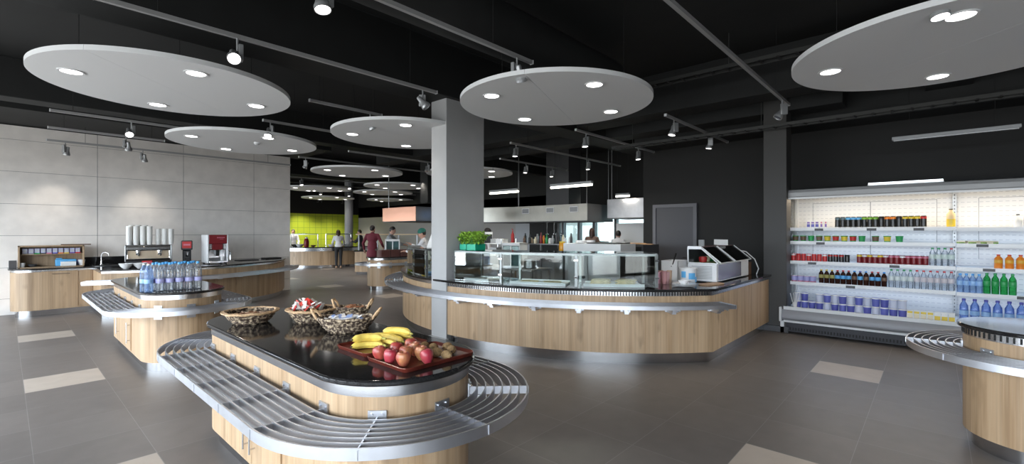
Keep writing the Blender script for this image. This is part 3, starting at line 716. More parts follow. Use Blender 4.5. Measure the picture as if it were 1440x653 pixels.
herb('a', (4.49, 4.78, 1.3235), .22, .16, 'larger green planter box of leafy herbs on the glass case', 3, 520)
herb('b', (4.46, 4.965, 1.3235), .12, .12, 'smaller green planter pot of herbs tight beside the column', 5, 300)
c = pc(3.3, 158.3); solo('tent_card', MB().add([(-.13, -.06, 0), (.13, -.06, 0), (.13, .06, 0), (-.13, .06, 0), (-.02, -.006, .32), (.05, -.006, .32), (.05, .006, .32), (-.02, .006, .32)], [(3, 2, 1, 0), (4, 5, 6, 7), (0, 1, 5, 4), (1, 2, 6, 5), (2, 3, 7, 6), (3, 0, 4, 7)]), PAPER, 'tall white tapered card on the left case beside the column', 'card', (4.87, 6.19, 1.3235), R(-48))
# ------------------------------------------------------------------ right end of the counter: cold topping unit and clutter
cu = T('topping_cooler', 'white refrigerated topping unit with tilted glass lids at the counter end', 'cooler', (7.1, 2.33, ZW))
part('cabinet', MB().box(6.36, 2.13, ZW+.012, 7.78, 2.52, 1.15), WHITEM, cu, True, bev=.008)
gr = MB()
for i in range(9):
    gr.box(6.355, 2.19, ZW+.05+.02*i, 6.3605, 2.46, ZW+.058+.02*i)
part('vent_grille', gr, GREY, cu, True)
ft = MB()
for x in (6.42, 7.7):
    for y in (2.17, 2.48): ft.cyl((x, y, ZW), (x, y, ZW+.013), .018, n=10)
part('foot', ft, BLACKP, cu, True)
part('side_panel', MB().box(6.42, 2.1265, ZW+.03, 7.4, 2.13, 1.14), mat('violet_steel', (.46, .44, .50), .25, .8), cu, True)
pan = MB()
for i in range(6):
    x = 6.44+.22*i; pan.box(x, 2.2, 1.15, x+.19, 2.46, 1.165)
part('food_pan', pan, mat('food_mix', (.20, .24, .08), .7, noise=.6, scale=40), cu, True)
# slanted glass lids leaning back to a narrow dark top
def slab(a, b, c, d, t):
    n_ = (Vector(b)-Vector(a)).cross(Vector(d)-Vector(a)).normalized()*t; P4 = [Vector(x) for x in (a, b, c, d)]
    return MB().add(P4+[x+n_ for x in P4], [(3, 2, 1, 0), (4, 5, 6, 7), (0, 1, 5, 4), (1, 2, 6, 5), (2, 3, 7, 6), (3, 0, 4, 7)])
part('end_glass', slab((6.365, 2.12, 1.155), (6.365, 2.51, 1.155), (6.365, 2.51, 1.36), (6.365, 2.34, 1.36), .005), GLASS, cu, True)
part('end_frame', MB().box(6.355, 2.33, 1.345, 6.38, 2.515, 1.385).tube([(6.365, 2.11, 1.16), (6.365, 2.34, 1.362)], .009, 8).box(6.357, 2.505, 1.15, 6.373, 2.52, 1.37).box(6.357, 2.12, 1.15, 6.373, 2.52, 1.165), WHITEM, cu, True)
part('top_panel', MB().box(6.38, 2.35, 1.362, 7.78, 2.52, 1.378), mat('maroon_top', (.10, .045, .04), .4), cu, True)
part('back_panel', MB().box(6.38, 2.505, 1.15, 7.78, 2.52, 1.362), DGREY, cu, True)
for (u0, u1) in ((6.40, 6.98), (7.02, 7.78)):
    l_ = part('glass_lid', slab((u0, 2.10, 1.165), (u1, 2.10, 1.165), (u1, 2.35, 1.365), (u0, 2.35, 1.365), .005), GLASS, cu, True)
    part('lid_frame', MB().tube([(u0, 2.09, 1.165), (u0, 2.345, 1.37)], .011, 8).tube([(u1, 2.09, 1.165), (u1, 2.345, 1.37)], .007, 8).tube([(u0, 2.095, 1.163), (u1, 2.095, 1.163)], .007, 8), WHITEM, l_, True)
for k, (x, m_) in enumerate(((6.5, RED), (6.62, CREAM), (6.78, GREEN), (6.92, DGREY), (7.15, PORC), (7.4, GREEN), (7.6, GREY))):
    part('food_tub', MB().lathe([(.045, 0), (.055, .05), (.05, .075), (0, .08)], 14, (x, 2.36, 1.166)), m_, cu, True)
cord = MB().tube([(7.79, 2.3, 1.3), (7.9, 2.2, 1.27), (8.0, 2.1, 1.15), (8.06, 2.06, 1.0), (8.1, 2.1, .905)], .008, 6); part('cord', cord, WHITEM, cu, True)
solo('crate', MB().box(-.14, -.15, 0, .14, .15, .006).box(-.14, -.15, 0, -.132, .15, .2).box(.132, -.15, 0, .14, .15, .2).box(-.14, -.15, 0, .14, -.142, .2).box(-.14, .142, 0, .14, .15, .2), BROWN, 'brown box on the counter end behind the topping unit', 'box', (7.98, 2.33, ZW))
solo('sign_card', MB().box(-.005, -.17, .0, .005, .17, .085), PAPER, 'long white sign card standing on the topping unit', 'sign', (7.5, 2.45, 1.3785), R(-38))
sf = MB().box(-.006, -.055, 0, .006, .055, .09); sf.mi = 1; sf.box(-.008, -.045, .01, -.006, .045, .08)
solo('sign_stand', sf, [SILVER, GREY], 'small grey sign frame standing on the topping unit glass', 'sign', (6.72, 2.46, 1.3785), R(-30))
bk = T('bucket', 'white plastic bucket with blue blotches before the topping unit', 'bucket', (6.03, 2.38, ZW))
bm = MB(); bm.lathe([(0, .0), (.085, 0), (.09, .01), (.103, .20), (.110, .203), (.110, .215), (.100, .216), (.097, .205), (.082, .012), (0, .012)], 28); part('body', bm, WHITE, bk)
lb = MB()
for t0, t1, z0, z1 in ((150, 185, .09, .17), (205, 255, .07, .15), (262, 285, .03, .1)):
    pi_, po_ = arcpts(0, 0, .099, t0, t1, 8), arcpts(0, 0, .1045, t0, t1, 8); lb.sweep(pi_, po_, z0, z1)
part('label', lb, SKYB, bk, label='blue blotch label')
tb = T('storage_tub', 'white open tub behind the bucket on the counter', 'tub', (6.25, 2.66, ZW))
t = MB().box(-.16, -.12, 0, .16, .12, .01)
for a_ in ((-.16, -.12, .16, -.108), (-.16, .108, .16, .12), (-.16, -.12, -.148, .12), (.148, -.12, .16, .12)): t.box(a_[0], a_[1], 0, a_[2], a_[3], .29)
part('box', t, WHITE, tb, bev=.003)
solo('spoon', MB().tube([(0, 0, 0), (.05, .02, .06), (.13, .05, .16)], [.007, .008, .011], 8).ell((-.02, -.01, -.02), (.03, .022, .01)), BLACKP, 'dark handled spoon sticking out of the white tub', 'spoon', (6.1, 2.62, ZW+.235), R(200))
for i in range(3):
    solo('plate', MB().lathe([(.07, 0), (.085, .004), (.142, .018), (.145, .022), (.085, .010), (0, .009)], 28), PORC, ['lowest plate of the white stack beside the glass case', 'middle plate of the white stack beside the glass case', 'top plate of the white stack beside the glass case'][i], 'plate', (5.70, 2.30, ZW+.0105*i), group='white plates on the counter')
solo('bowl', MB().lathe([(0, 0), (.03, 0), (.05, .02), (.065, .05), (.062, .05), (.045, .02), (0, .008)], 24), PORC, 'small pale bowl on top of the white plate stack', 'bowl', (5.70, 2.31, ZW+.0305))
for i in range(6):
    random.seed(i)
    x, y = 5.80+.075*(i % 3), 2.60+.085*(i//3)
    m = MB().lathe([(.02, 0), (.026, .002), (.034, .09), (.035, .17-.015*(i % 2)), (0, .172-.015*(i % 2))], 14)
    solo('paper_cup_stack', m, [solid('pink_cup%d' % i, (.62, .30+.06*(i % 3), .30+.06*(i % 2)))], 'pink and white paper cup stack behind the plates, '+ORD[i]+' of six', 'cups', (x, y, ZW), group='pink cups behind the plates')
solo('cutting_board', MB().prism(stadium((-.12, 0), (.12, 0), .085, 'x', 12), 0, .014), mat('board_wood', (.52, .33, .2), .5, noise=.2, scale=8), 'small wooden board with crumbs in front of the topping unit', 'board', (6.17, 2.13, ZW), R(-15), bev=.004)
# ------------------------------------------------------------------ near island: baskets, sachets, trays, fruit
WEAVE = mat('wicker', (.045, .024, .014), .7, 0, scale=48, col2=(.60, .47, .32), bump=.8, ramp=(.46, .66))
RIM = mat('wicker_rim', (.55, .36, .20), .6, noise=.3, scale=70, bump=.4)
def basket(label, c, rz, rx, ry, h, handles=False, seed=0):
    random.seed(seed); r = T('wicker_basket', label, 'basket', c, rz, 'wicker baskets on the near island')
    b = MB(); n = 56; rows = int(h/.0115)
    b.lathe([(0, .002), (.62*rx, .002), (.62*rx, .006), (0, .006)], 28, sx=1, sy=ry/rx)
    for i in range(rows+1):
        f_ = i/rows; q = .62+.38*f_**.8; ph = pi*(i % 2)
        pa = [((q*rx+.004*sin(14*2*pi*k/n+ph))*cos(2*pi*k/n), (q*ry+.004*sin(14*2*pi*k/n+ph))*sin(2*pi*k/n), .008+(h-.012)*f_+.0025*sin(9*2*pi*k/n+i)) for k in range(n)]
        b.tube(pa, [.0078+.002*random.random() for _ in pa], 6, True)
    part('weave', b, WEAVE, r)
    pa = [(rx*1.03*cos(2*pi*k/n), ry*1.03*sin(2*pi*k/n), h+.003*sin(20*k)) for k in range(n)]
    rim = MB().tube(pa, .0105, 8, True)
    if not handles: rim.sweep([(rx*1.0*cos(2*pi*k/n), ry*1.0*sin(2*pi*k/n)) for k in range(n)], [(rx*1.16*cos(2*pi*k/n), ry*1.16*sin(2*pi*k/n)) for k in range(n)], h+.0, h+.008, True)
    part('rim', rim, WEAVE if handles else RIM, r)
    if handles:
        for s in (-1, 1):
            p = [(s*rx*.99, -.045, h-.005), (s*rx*1.13, -.04, h+.035), (s*rx*1.24, -.02, h+.06), (s*rx*1.24, .02, h+.06), (s*rx*1.13, .04, h+.035), (s*rx*.99, .045, h-.005)]
            part('handle', MB().tube(p, .0085, 8), RIM, r)
    return r
basket('round wicker basket standing alone at the far left of the near island', (1.25, 3.79, ZW), 0, .168, .168, .085, seed=1)
basket('round wicker basket heaped with red and white sachets', (1.58, 3.50, ZW), 0, .160, .160, .095, seed=2)
basket('handled wicker basket of brown sachets behind the other two', (1.94+.06, 3.33+.04, ZW), R(-40), .15, .11, .10, True, 3) if False else basket('handled wicker basket of brown sachets behind the white sachet basket', (1.815, 3.315, ZW), R(-45), .12, .085, .10, True, 3)
basket('handled wicker basket of white and blue sachets, nearest of the four', (1.58, 2.97, ZW), R(-45), .185, .12, .095, True, 4)
def sachets(c, rx, ry, rz, z0, n, top, mats, label, group, seed, up=.35, size=(.03, .075)):
    random.seed(seed)
    for i in range(n):
        f_ = i/n; q = (1-f_)**.5*.80; t = i*2.399
        x, y = q*rx*cos(t), q*ry*sin(t); z = z0+top*(1-q*q*1.1)*.9+random.uniform(0, .012)
        x2, y2 = x*cos(rz)-y*sin(rz), x*sin(rz)+y*cos(rz)
        s = MB(); w, l = size[0]/2, size[1]/2
        s.add([(-w, -l, 0), (w, -l, 0), (w, -l*.8, .004), (-w, -l*.8, .004), (-w, l*.8, .004), (w, l*.8, .004), (w, l, 0), (-w, l, 0), (-w, -l*.8, -.004), (w, -l*.8, -.004), (-w, l*.8, -.004), (w, l*.8, -.004)],
              [(0, 1, 2, 3), (3, 2, 5, 4), (4, 5, 6, 7), (1, 0, 8, 9), (9, 8, 10, 11), (11, 10, 7, 6), (0, 3, 8), (3, 4, 10, 8), (4, 7, 10), (2, 1, 9), (5, 2, 9, 11), (6, 5, 11)])
        k = mats[i % len(mats)]
        o = solo('sachet', s, k[0], label % k[1], 'sachet', (c[0]+x2, c[1]+y2, z), group=group % k[1])
        o.rotation_euler = (random.uniform(-up, up)*2.4, random.uniform(-up, up), random.uniform(0, 6.3))
RS = solid('sachet_red', (.70, .05, .04)); WSA = solid('sachet_white', (.82, .80, .78)); BS = solid('sachet_brown', (.34, .15, .07)); OS = solid('sachet_orange', (.55, .18, .07)); BLS = solid('sachet_blue', (.25, .35, .62))
sachets((1.56, 3.53), .135, .135, 0, ZW+.065, 34, .095, [(WSA, 'white'), (RS, 'red'), (WSA, 'white')], 'loose %s sachet piled in the heaped round basket', '%s sachets in the heaped round basket', 11, .5)
sachets((1.25, 3.79), .135, .135, 0, ZW+.05, 26, .022, [(BS, 'brown'), (solid('sachet_tan', (.52, .36, .25)), 'tan'), (BS, 'brown')], 'small %s packet inside the lone round basket', '%s packets in the lone round basket', 12, .2, (.03, .04))
sachets((1.815, 3.315), .10, .07, R(-45), ZW+.07, 16, .03, [(OS, 'orange'), (BS, 'brown')], '%s sachet in the rear handled basket', '%s sachets in the rear handled basket', 13, .3)
sachets((1.58, 2.97), .15, .09, R(-45), ZW+.062, 24, .04, [(WSA, 'white'), (WSA, 'white'), (BLS, 'blue')], '%s sachet in the nearest handled basket', '%s sachets in the nearest handled basket', 14, .3, (.028, .085))
TRAYM = mat('mahogany', (.105, .020, .013), .28, 0, noise=.35, scale=12, stretch=(1, .15, 1))
def tray(label, x0, y0, x1, y1):
    cx, cy = (x0+x1)/2, (y0+y1)/2; a, b = (x1-x0)/2, (y1-y0)/2; q = .035
    def rr(d): 
        return [(sx*(a-q)+(q-d)*cos(t), sy*(b-q)+(q-d)*sin(t)) for sx, sy, t0 in ((1, 1, 0), (-1, 1, 90), (-1, -1, 180), (1, -1, 270)) for t in [R(t0+18*k) for k in range(6)]]
    m = MB().prism(rr(.010), .0, .006); n = 24
    i0, o0, i1, o1 = rr(.014), rr(.010), rr(.004), rr(0)
    vs = [(x, y, .006) for x, y in i0]+[(x, y, .0) for x, y in o0]+[(x, y, .020) for x, y in o1]+[(x, y, .022) for x, y in i1]
    L = len(i0); fs = []
    for k in range(4):
        for j in range(L): fs.append((k*L+j, k*L+(j+1) % L, ((k+1) % 4)*L+(j+1) % L, ((k+1) % 4)*L+j))
    m.add(vs, fs); return solo('serving_tray', m, TRAYM, label, 'tray', (cx, cy, ZW), group='dark red trays on the near island')
tray('dark red wooden tray under the bananas', 1.31, 2.26, 1.74, 2.60)
tray('dark red wooden tray under the apples and kiwis', 1.29, 1.87, 1.76, 2.235)
BAN = mat('banana', (.78, .58, .11), .5, 0, noise=.12, scale=30); TIP = solid('banana_tip', (.07, .05, .02), .7); BST = solid('banana_stem', (.42, .38, .08), .6)
def bunch(label, c, rz, items):
    r = T('banana_bunch', label, 'bananas', c, rz, 'banana bunches on the tray')
    for (dx, dy, dz, yaw, L, bend, roll) in items:
        pa, rr = [], []
        for k in range(15):
            t = k/14; a = (t-.5)*bend; R_ = L/bend
            pa.append(Vector((R_*sin(a), R_*(cos(a)-1)+R_*(1-cos(bend/2)), 0))); e_ = min(t, 1-t)
            rr.append(.0222*min(1, .32+e_*5.2)**.8)
        M = Matrix.Rotation(yaw, 3, 'Z') @ Matrix.Rotation(roll, 3, 'X')
        P = [Vector((dx, dy, dz))+M @ p for p in pa]
        b = part('banana', MB().tube(P, rr, 7), BAN, r)
        part('tip', MB().cyl(P[0], P[0]+(P[0]-P[1]).normalized()*.008, .0065, .004, 7), TIP, b)
        d = (P[-1]-P[-2]).normalized(); part('stem', MB().cyl(P[-1]-d*.004, P[-1]+d*.026, .007, .0055, 7), BST, b)
    return r
zt = ZW+.027
bunch('banana bunch at the left end of the tray, one resting on another', (1.405, 2.40, ZW), R(-48), [(0, 0, .027, R(12), .19, 1.55, R(0)), (-.004, .012, .064, R(16), .18, 1.5, R(6)), (.065, .055, .029, R(-8), .18, 1.1, R(10))])
bunch('banana bunch behind the apples with stems to the right', (1.60, 2.455, ZW), R(-48), [(-.05, .0, .030, R(-18), .19, 1.0, R(15)), (.02, .035, .034, R(-14), .20, 1.0, R(20)), (.0, -.03, .027, R(-26), .19, .9, R(5)), (.03, .0, .066, R(-16), .19, .95, R(15))])
APP = []
def apple_mat(i, a, b):
    return mat('apple_skin%d' % i, a, .28, 0, scale=14, col2=b, stretch=(1, 1, .3))
am = [apple_mat(0, (.33, .03, .035), (.48, .12, .07)), apple_mat(1, (.36, .045, .045), (.58, .30, .12)), apple_mat(2, (.36, .025, .05), (.46, .09, .09))]
def apple(x, y, z, label, m, rz):
    pr = [(0, .006), (.011, .002), (.019, .004), (.028, .018), (.0355, .040), (.036, .054), (.030, .068), (.018, .074), (.007, .070), (0, .064)]
    r = T('apple', label, 'apple', (x, y, z), rz, 'apples on the tray'); part('fruit', MB().lathe(pr, 20, sx=1, sy=.97), m, r)
    part('stem', MB().tube([(0, 0, .064), (.001, 0, .074), (.004, .001, .083)], .0014, 6), BROWN, r); r.rotation_euler = (random.uniform(-.25, .25), random.uniform(-.25, .25), rz)
    return r
zz = ZW+.0065
for i, (x, y, lab, m) in enumerate(APPLES): apple(x, y, zz if i < 99 else 0, lab, am[m], i*1.3)
KW = mat('kiwi_skin', (.29, .185, .085), .85, 0, noise=.3, scale=90, bump=.5)
for i, (x, y, lab) in enumerate(KIWIS):
    random.seed(40+i); k = T('kiwi', lab, 'kiwi', (x, y, zz+.0245), R(30+50*i), 'kiwis on the tray'); M = Matrix.Rotation(R(10), 3, 'Y')
    part('fruit', MB().ell((0, 0, 0), (.033, .0255, .0245), 16, 10), KW, k); part('tip', MB().lathe([(0, 0), (.004, .0), (.003, .004), (0, .005)], 8, (0, 0, 0)).tube([(.031, 0, 0), (.0355, 0, 0)], [.005, .003], 7), BROWN, k)
# ------------------------------------------------------------------ water bottles on the second island
def big_bottle(label, c, cap=True, m=PET):
    r = T('water_bottle', label, 'water bottle', c, random.uniform(0, 6), 'water bottles on the second island')
    pr = [(.030, 0), (.038, .006), (.041, .02), (.039, .05), (.041, .06), (.039, .085), (.041, .095), (.041, .19), (.039, .205), (.041, .215), (.036, .25), (.022, .285), (.0145, .305), (.0145, .318)]
    part('bottle', MB().lathe(pr, 20), m, r)
    part('label', MB().lathe([(.0415, .10), (.042, .101), (.042, .145), (.0415, .146)], 20), LAV if cap else LBLUE, r)
    if cap: part('cap', MB().lathe([(.0165, .305), (.0165, .326), (.014, .329), (0, .329)], 16), CAPB, r)
    else: part('cap', MB().lathe([(.0165, .305), (.0165, .322), (0, .324)], 16), WHITE, r)
    return r
i = 0
for row in range(3):
    for k in range(5):
        big_bottle('blue-capped water bottle, %s from the left in the %s row of the pack' % (ORD[k], ['front', 'middle', 'back'][row]), (1.20+.092*k-(.0 if row != 1 else .046), 6.52+.088*row, ZW))
big_bottle('bluish water bottle without a blue cap, leftmost of the group', (1.075, 6.63, ZW), False, PETB); big_bottle('bluish water bottle without a blue cap, second from left of the group', (1.10, 6.535, ZW), False, PETB)
# ------------------------------------------------------------------ open drinks cooler
FX, FB, FY0, FY1 = 8.24, 9.22, -2.05, 1.78
fr_ = T('drinks_cooler', 'long open white drinks cooler with five lit levels against the black wall', 'cooler', (8.7, -.13, 0))
BACK, nt, b = new_mat('cooler_back'); b.inputs['Base Color'].default_value = (.80, .80, .80, 1); b.inputs['Roughness'].default_value = .4; MATS['cooler_back'] = BACK
tc = N(nt, 'ShaderNodeTexCoord'); sp = N(nt, 'ShaderNodeSeparateXYZ'); nt.links.new(tc.outputs['Object'], sp.inputs[0])
zz_ = mth(nt, 'LESS_THAN', mth(nt, 'FRACT', mth(nt, 'MULTIPLY', sp.outputs[2], 15)), .12); yy_ = mth(nt, 'LESS_THAN', mth(nt, 'FRACT', mth(nt, 'MULTIPLY', sp.outputs[1], 16)), .6)
q_ = mth(nt, 'MULTIPLY', zz_, yy_); mx = N(nt, 'ShaderNodeMix', data_type='RGBA'); mx.inputs[6].default_value = (.80, .80, .80, 1); mx.inputs[7].default_value = (.58, .59, .62, 1)
nt.links.new(q_, mx.inputs[0]); nt.links.new(mx.outputs[2], b.inputs['Base Color'])
gl = MB().box(FX+.07, FY0, .02, FB, FY1-.03, .17); gl.mi = 1
for k in range(95): gl.box(FX+.062, FY1-.12-.038*k, .045, FX+.071, FY1-.104-.038*k, .085)
part('plinth', gl, [mat('plinth_dark', (.022, .022, .03), .5), DARK], fr_, True)
part('kick_strip', MB().box(FX+.04, FY0, .165, FX+.09, FY1-.02, .195), WHITEM, fr_, True)
# rounded front bumper and deck
pr = [(FX+.10, .19), (FX+.04, .20), (FX+.005, .235), (FX, .28), (FX+.015, .325), (FX+.05, .36), (FX+.11, .365), (FX+.11, .34)]
vs = [(x, FY0, z) for x, z in pr]+[(x, FY1, z) for x, z in pr]; n = len(pr)
part('bumper', MB().add(vs, [tuple(range(n)), tuple(range(2*n-1, n-1, -1))]+[(i, n+i, n+(i+1) % n, (i+1) % n) for i in range(n)]), mat('cooler_grey', (.33, .335, .36), .4), fr_, True)
part('bumper_end', MB().box(FX-.005, FY1, .17, FX+.12, FY1+.035, .40), WHITEM, fr_, True, bev=.012)
part('leg', MB().box(FX+.03, FY1-.03, 0, FX+.10, FY1+.02, .18), WHITEM, fr_, True)
part('deck', MB().box(FX+.05, FY0, .34, FB, FY1-.02, .38), WHITEM, fr_, True)
part('price_rail', MB().box(FX+.045, FY0, .37, FX+.10, FY1-.02, .41), WHITEM, fr_, True)
part('back_panel', MB().box(FB, FY0, .17, FB+.06, FY1, 2.2), BACK, fr_, True)
# canopy: soft-edged grey roof
pr = [(FX+.20, 2.115), (FX+.17, 2.14), (FX+.17, 2.20), (FX+.21, 2.245), (FX+.32, 2.262), (FB+.06, 2.262), (FB+.06, 2.20), (FX+.50, 2.17), (FX+.30, 2.155)]
n = len(pr); vs = [(x, FY0, z) for x, z in pr]+[(x, FY1, z) for x, z in pr]
part('canopy', MB().add(vs, [tuple(range(n)), tuple(range(2*n-1, n-1, -1))]+[(i, n+i, n+(i+1) % n, (i+1) % n) for i in range(n)]), mat('canopy_grey', (.38, .38, .38), .4), fr_, True)
part('canopy_lip', MB().box(FX+.185, FY0, 2.10, FX+.215, FY1, 2.125), WHITEM, fr_, True)
part('canopy_end', MB().box(FX+.15, FY1, 2.10, FX+.24, FY1+.04, 2.235), WHITEM, fr_, True, bev=.01)
# left glass side with posts
part('side_glass', MB().box(FX+.13, FY1-.012, .40, FB, FY1-.002, 2.15), GLASS, fr_, True)
part('side_post', MB().box(FX+.29, FY1-.045, .38, FX+.325, FY1-.012, 2.12), WHITEM, fr_, True)
part('side_post', MB().box(FX+.10, FY1-.03, .38, FX+.125, FY1, 2.12), SILVER, fr_, True)
part('side_post', MB().box(FB-.05, FY1-.045, .38, FB, FY1-.0, 2.18), WHITEM, fr_, True)
YD = -.213
LEV = [1.645, 1.43, 1.115, .782]
for (y0, y1, nm) in ((YD+.004, FY1-.02, 'left'), (FY0, YD-.004, 'right')):
    for z in LEV:
        dz = 0 if nm == 'left' else -.008
        s = part('shelf', MB().box(FX+.34, y0, z-.022+dz, FB, y1, z+dz), WHITEM, fr_, True)
        part('price_rail', MB().box(FX+.315, y0, z-.045+dz, FX+.345, y1, z+.006+dz), WHITE, s, True)
    pn = MB(); a_, c_ = y0+.18, y1-.24; m_ = (a_+c_)/2
    for (p, q) in ((a_, c_), ) if nm == 'right' else ((a_, m_), (m_, c_)):
        for (u0, v0, u1, v1) in ((p, 1.2, p+.006, 2.06), (q-.006, 1.2, q, 2.06), (p, 2.054, q, 2.06)): pn.box(FB-.004, u0, v0, FB+.001, u1, v1)
    part('panel_joint', pn, GREY, fr_, True)
up = MB()
for y in (YD, ): up.box(FB-.05, y-.02, .38, FB, y+.02, 2.18)
part('upright', up, SILVER, fr_, True)
us_ = MB(); z = .45
while z < 2.12: us_.box(FB-.053, YD-.006, z, FB-.049, YD+.006, z+.02); z += .05
part('upright_slots', us_, DGREY, fr_, True)
for (y, z) in ((1.33, LEV[0]), (.68, LEV[0]), (.16, LEV[0]), (1.31, LEV[1]), (-.46, LEV[1]), (1.42, LEV[2]), (.42, LEV[2]), (-.52, LEV[2]), (.93, LEV[3]), (-.82, LEV[3])):
    part('price_tag', MB().box(FX+.310, y-.056, z-.046, FX+.3155, y+.056, z-.010), DGREY, fr_, True)
lt = MB().box(FX+.30, FY0+.05, 2.12, FX+.36, FY1-.05, 2.14)
part('lamp_tube', lt, mat('warm_glow', (1, 1, 1), .5, emit=(1, .86, .66), estr=2), fr_, True)
light('cooler_lamp', 'AREA', (FX+.40, -.13, 2.105), 11, (1, .82, .60), .24, rot=(0, R(12), 0), sy=3.6)
for z in LEV: 
    light('shelf_lamp', 'AREA', (FX+.50, -.13, z-.03), 3.4, (.55, .72, 1), .26, rot=(0, R(12), 0), sy=3.6)
lb = T('light_bar', 'slim glowing light bar lying on top of the drinks cooler', 'light', (8.75, .32, 2.2625))
part('housing', MB().box(-.05, -.42, 0, .05, .42, .02), WHITEM, lb); part('tube', MB().box(-.055, -.41, .02, .04, .41, .048), LED, lb)
# straws in a cup at the left end of the deck
sc = T('straw_cup', 'small cup of white straws at the left end of the cooler front', 'cup', (FX+.13, 1.62, .411-.03))
part('cup', MB().lathe([(.025, 0), (.035, .10), (.033, .10), (.023, .004), (0, .004)], 16), WHITE, sc)
random.seed(3)
for k in range(7):
    a, b_ = random.uniform(-.09, .09), random.uniform(-.09, .09); part('straw', MB().cyl((a*.1, b_*.1, .006), (a*.8, b_*.8, .24), .005, n=6), WHITE, sc)
# products: one mesh each
XS = FX+.395
def can(r, h, mats): # 0 body 1 silver 2 accent 3 accent two
    m = MB(); m.lathe([(r*.78, 0), (r*.95, h*.03), (r, h*.06), (r, h*.16), (r, h*.34), (r, h*.72), (r, h*.90), (r*.84, h*.965), (r*.84, h), (r*.76, h*.985), (0, h*.985)], 14, mis=[1, 1, 0, 3, 0, 2, 0, 1, 1, 1])
    return m.mesh('can', mats)
def bottle(r, h, mats, lab=(.38, .62), neck=.38): # 0 body 1 label 2 cap
    m = MB(); m.lathe([(r*.85, 0), (r, h*.03), (r, h*lab[0]), (r*1.02, h*lab[0]+.001), (r*1.02, h*lab[1]), (r, h*lab[1]+.001), (r*.95, h*.72), (r*neck, h*.88), (r*neck, h*.91), (r*neck*1.2, h*.91), (r*neck*1.2, h*.99), (0, h)], 14, mis=[0, 0, 0, 1, 1, 0, 0, 0, 2, 2, 2])
    return m.mesh('bottle', mats)
def cup(r0, r1, h, mats):
    m = MB(); m.lathe([(r0, 0), (r0+(r1-r0)*.2, h*.2), (r0+(r1-r0)*.85, h*.85), (r1, h*.9), (r1*1.06, h*.93), (r1*1.06, h*.97), (0, h)], 14, mis=[0, 1, 0, 2, 2, 3]); return m.mesh('cup', mats)
def boxm(w, d, h, mats):
    m = MB().box(-d/2, -w/2, 0, d/2, w/2, h); m.mi = 1; m.box(-d/2-.001, -w/2+.002, h*.12, -d/2, w/2-.002, h*.55); m.mi = 2; m.box(-d/2-.0012, -w/2+.004, h*.62, -d/2, w/2-.004, h*.86); return m.mesh('carton', mats)
def place(name, me, v, z, label, cat, group, x=None, rz=0):
    o = bpy.data.objects.new(name, me); COL.objects.link(o); o.location = (x or XS, v, z); o.rotation_euler = (0, 0, rz); tag(o, label, cat, group); return o
def row(name, kinds, v0, v1, z, fmt, cat, group, x=None):
    n = len(kinds)
    for i, (me, adj) in enumerate(kinds):
        v = v0+(v1-v0)*i/max(1, n-1); place(name, me, v, z, fmt % (adj, ORD[i]), cat, group, x, rz=.3*i if name != 'carton' else 0)
ALU = mat('aluminium', (.65, .65, .66), .3, .9)
blk = solid('can_black', (.012, .012, .012), .3)
E1 = [can(.033, .168, [blk, ALU, c_, blk]) for c_ in (solid('can_slate', (.10, .16, .19)), SKYB, solid('can_lime', (.20, .45, .05)), blk, RED, solid('can_yellow', (.65, .50, .04)), ORANGE)]
nmE = ['slate striped', 'blue striped', 'lime striped', 'plain black', 'red striped', 'yellow striped', 'orange striped']
seq = [0, 0, 1, 1, 1, 2, 2, 2, 3, 6, 6, 3, 5, 5, 5, 4]
row('drink_can', [(E1[k], nmE[k]) for k in seq], 1.10, .11, LEV[0], '%s tall black can, %s from the left on the top shelf', 'can', 'tall black cans on the top shelf')
pch = [boxm(.045, .03, .11, [WHITE, INDIGO, PURPLE]), boxm(.03, .03, .11, [WHITE, PURPLE, PINK])]
row('carton', [(pch[0], 'purple'), (pch[0], 'purple'), (pch[0], 'purple'), (pch[1], 'narrow purple'), (pch[1], 'narrow purple')], 1.48, 1.25, LEV[0], '%s and white pack, %s from the left on the top shelf', 'pack', 'purple packs on the top shelf')
juice = MB(); juice.lathe([(.03, 0), (.046, .01), (.046, .11), (.046, .175), (.02, .215), (.02, .235), (.022, .235), (.022, .25), (0, .25)], 16, mis=[0, 0, 1, 1, 1, 2, 2, 2])
place('juice_jug', juice.mesh('juice_jug', [YEL, solid('pale_orange', (.80, .62, .35)), DGREY]), -.165, LEV[0], 'single orange juice jug on the top shelf beside the upright', 'jug', None)
mk = bottle(.036, .17, [WHITE, PAPER, DGREY])
row('milk_bottle', [(mk, 'white'), (mk, 'white')], -.78, -.86, LEV[0]-.008, '%s milk bottle, %s from the left on the top right shelf', 'bottle', 'white bottles on the top shelf')
gc = [cup(.036, .045, .095, [GREEN, c_, GREEN, LGREEN]) for c_ in (YEL, BROWN, GREEN, RED)]; gn = ['green and yellow', 'green and brown', 'all green', 'green and red']
row('salad_cup', [(gc[k], gn[k]) for k in (1, 1, 2, 1, 0, 3, 0, 3, 2)], 1.66, .80, LEV[1], '%s cup, %s from the left on the second shelf', 'cup', 'green cups on the second shelf')
row('salad_cup', [(gc[k], gn[k]) for k in (1, 0, 2)], .64, .37, LEV[1], '%s cup, %s of the three apart on the second shelf', 'cup', 'separate green cups on the second shelf')
fp = boxm(.085, .09, .042, [CREAM, LGREEN, CREAM])
row('flat_pack', [(fp, 'cream')]*4, -.26, -.55, LEV[1]-.008, 'flat %s pack, %s from the left on the second right shelf', 'pack', 'flat packs on the second shelf')
rc = [can(.033, .122, [c1, ALU, c2, c1]) for c1, c2 in ((RED, WHITE), (RED, RED), (blk, RED), (blk, blk))]; rn = ['red and white', 'red', 'black and red', 'black']
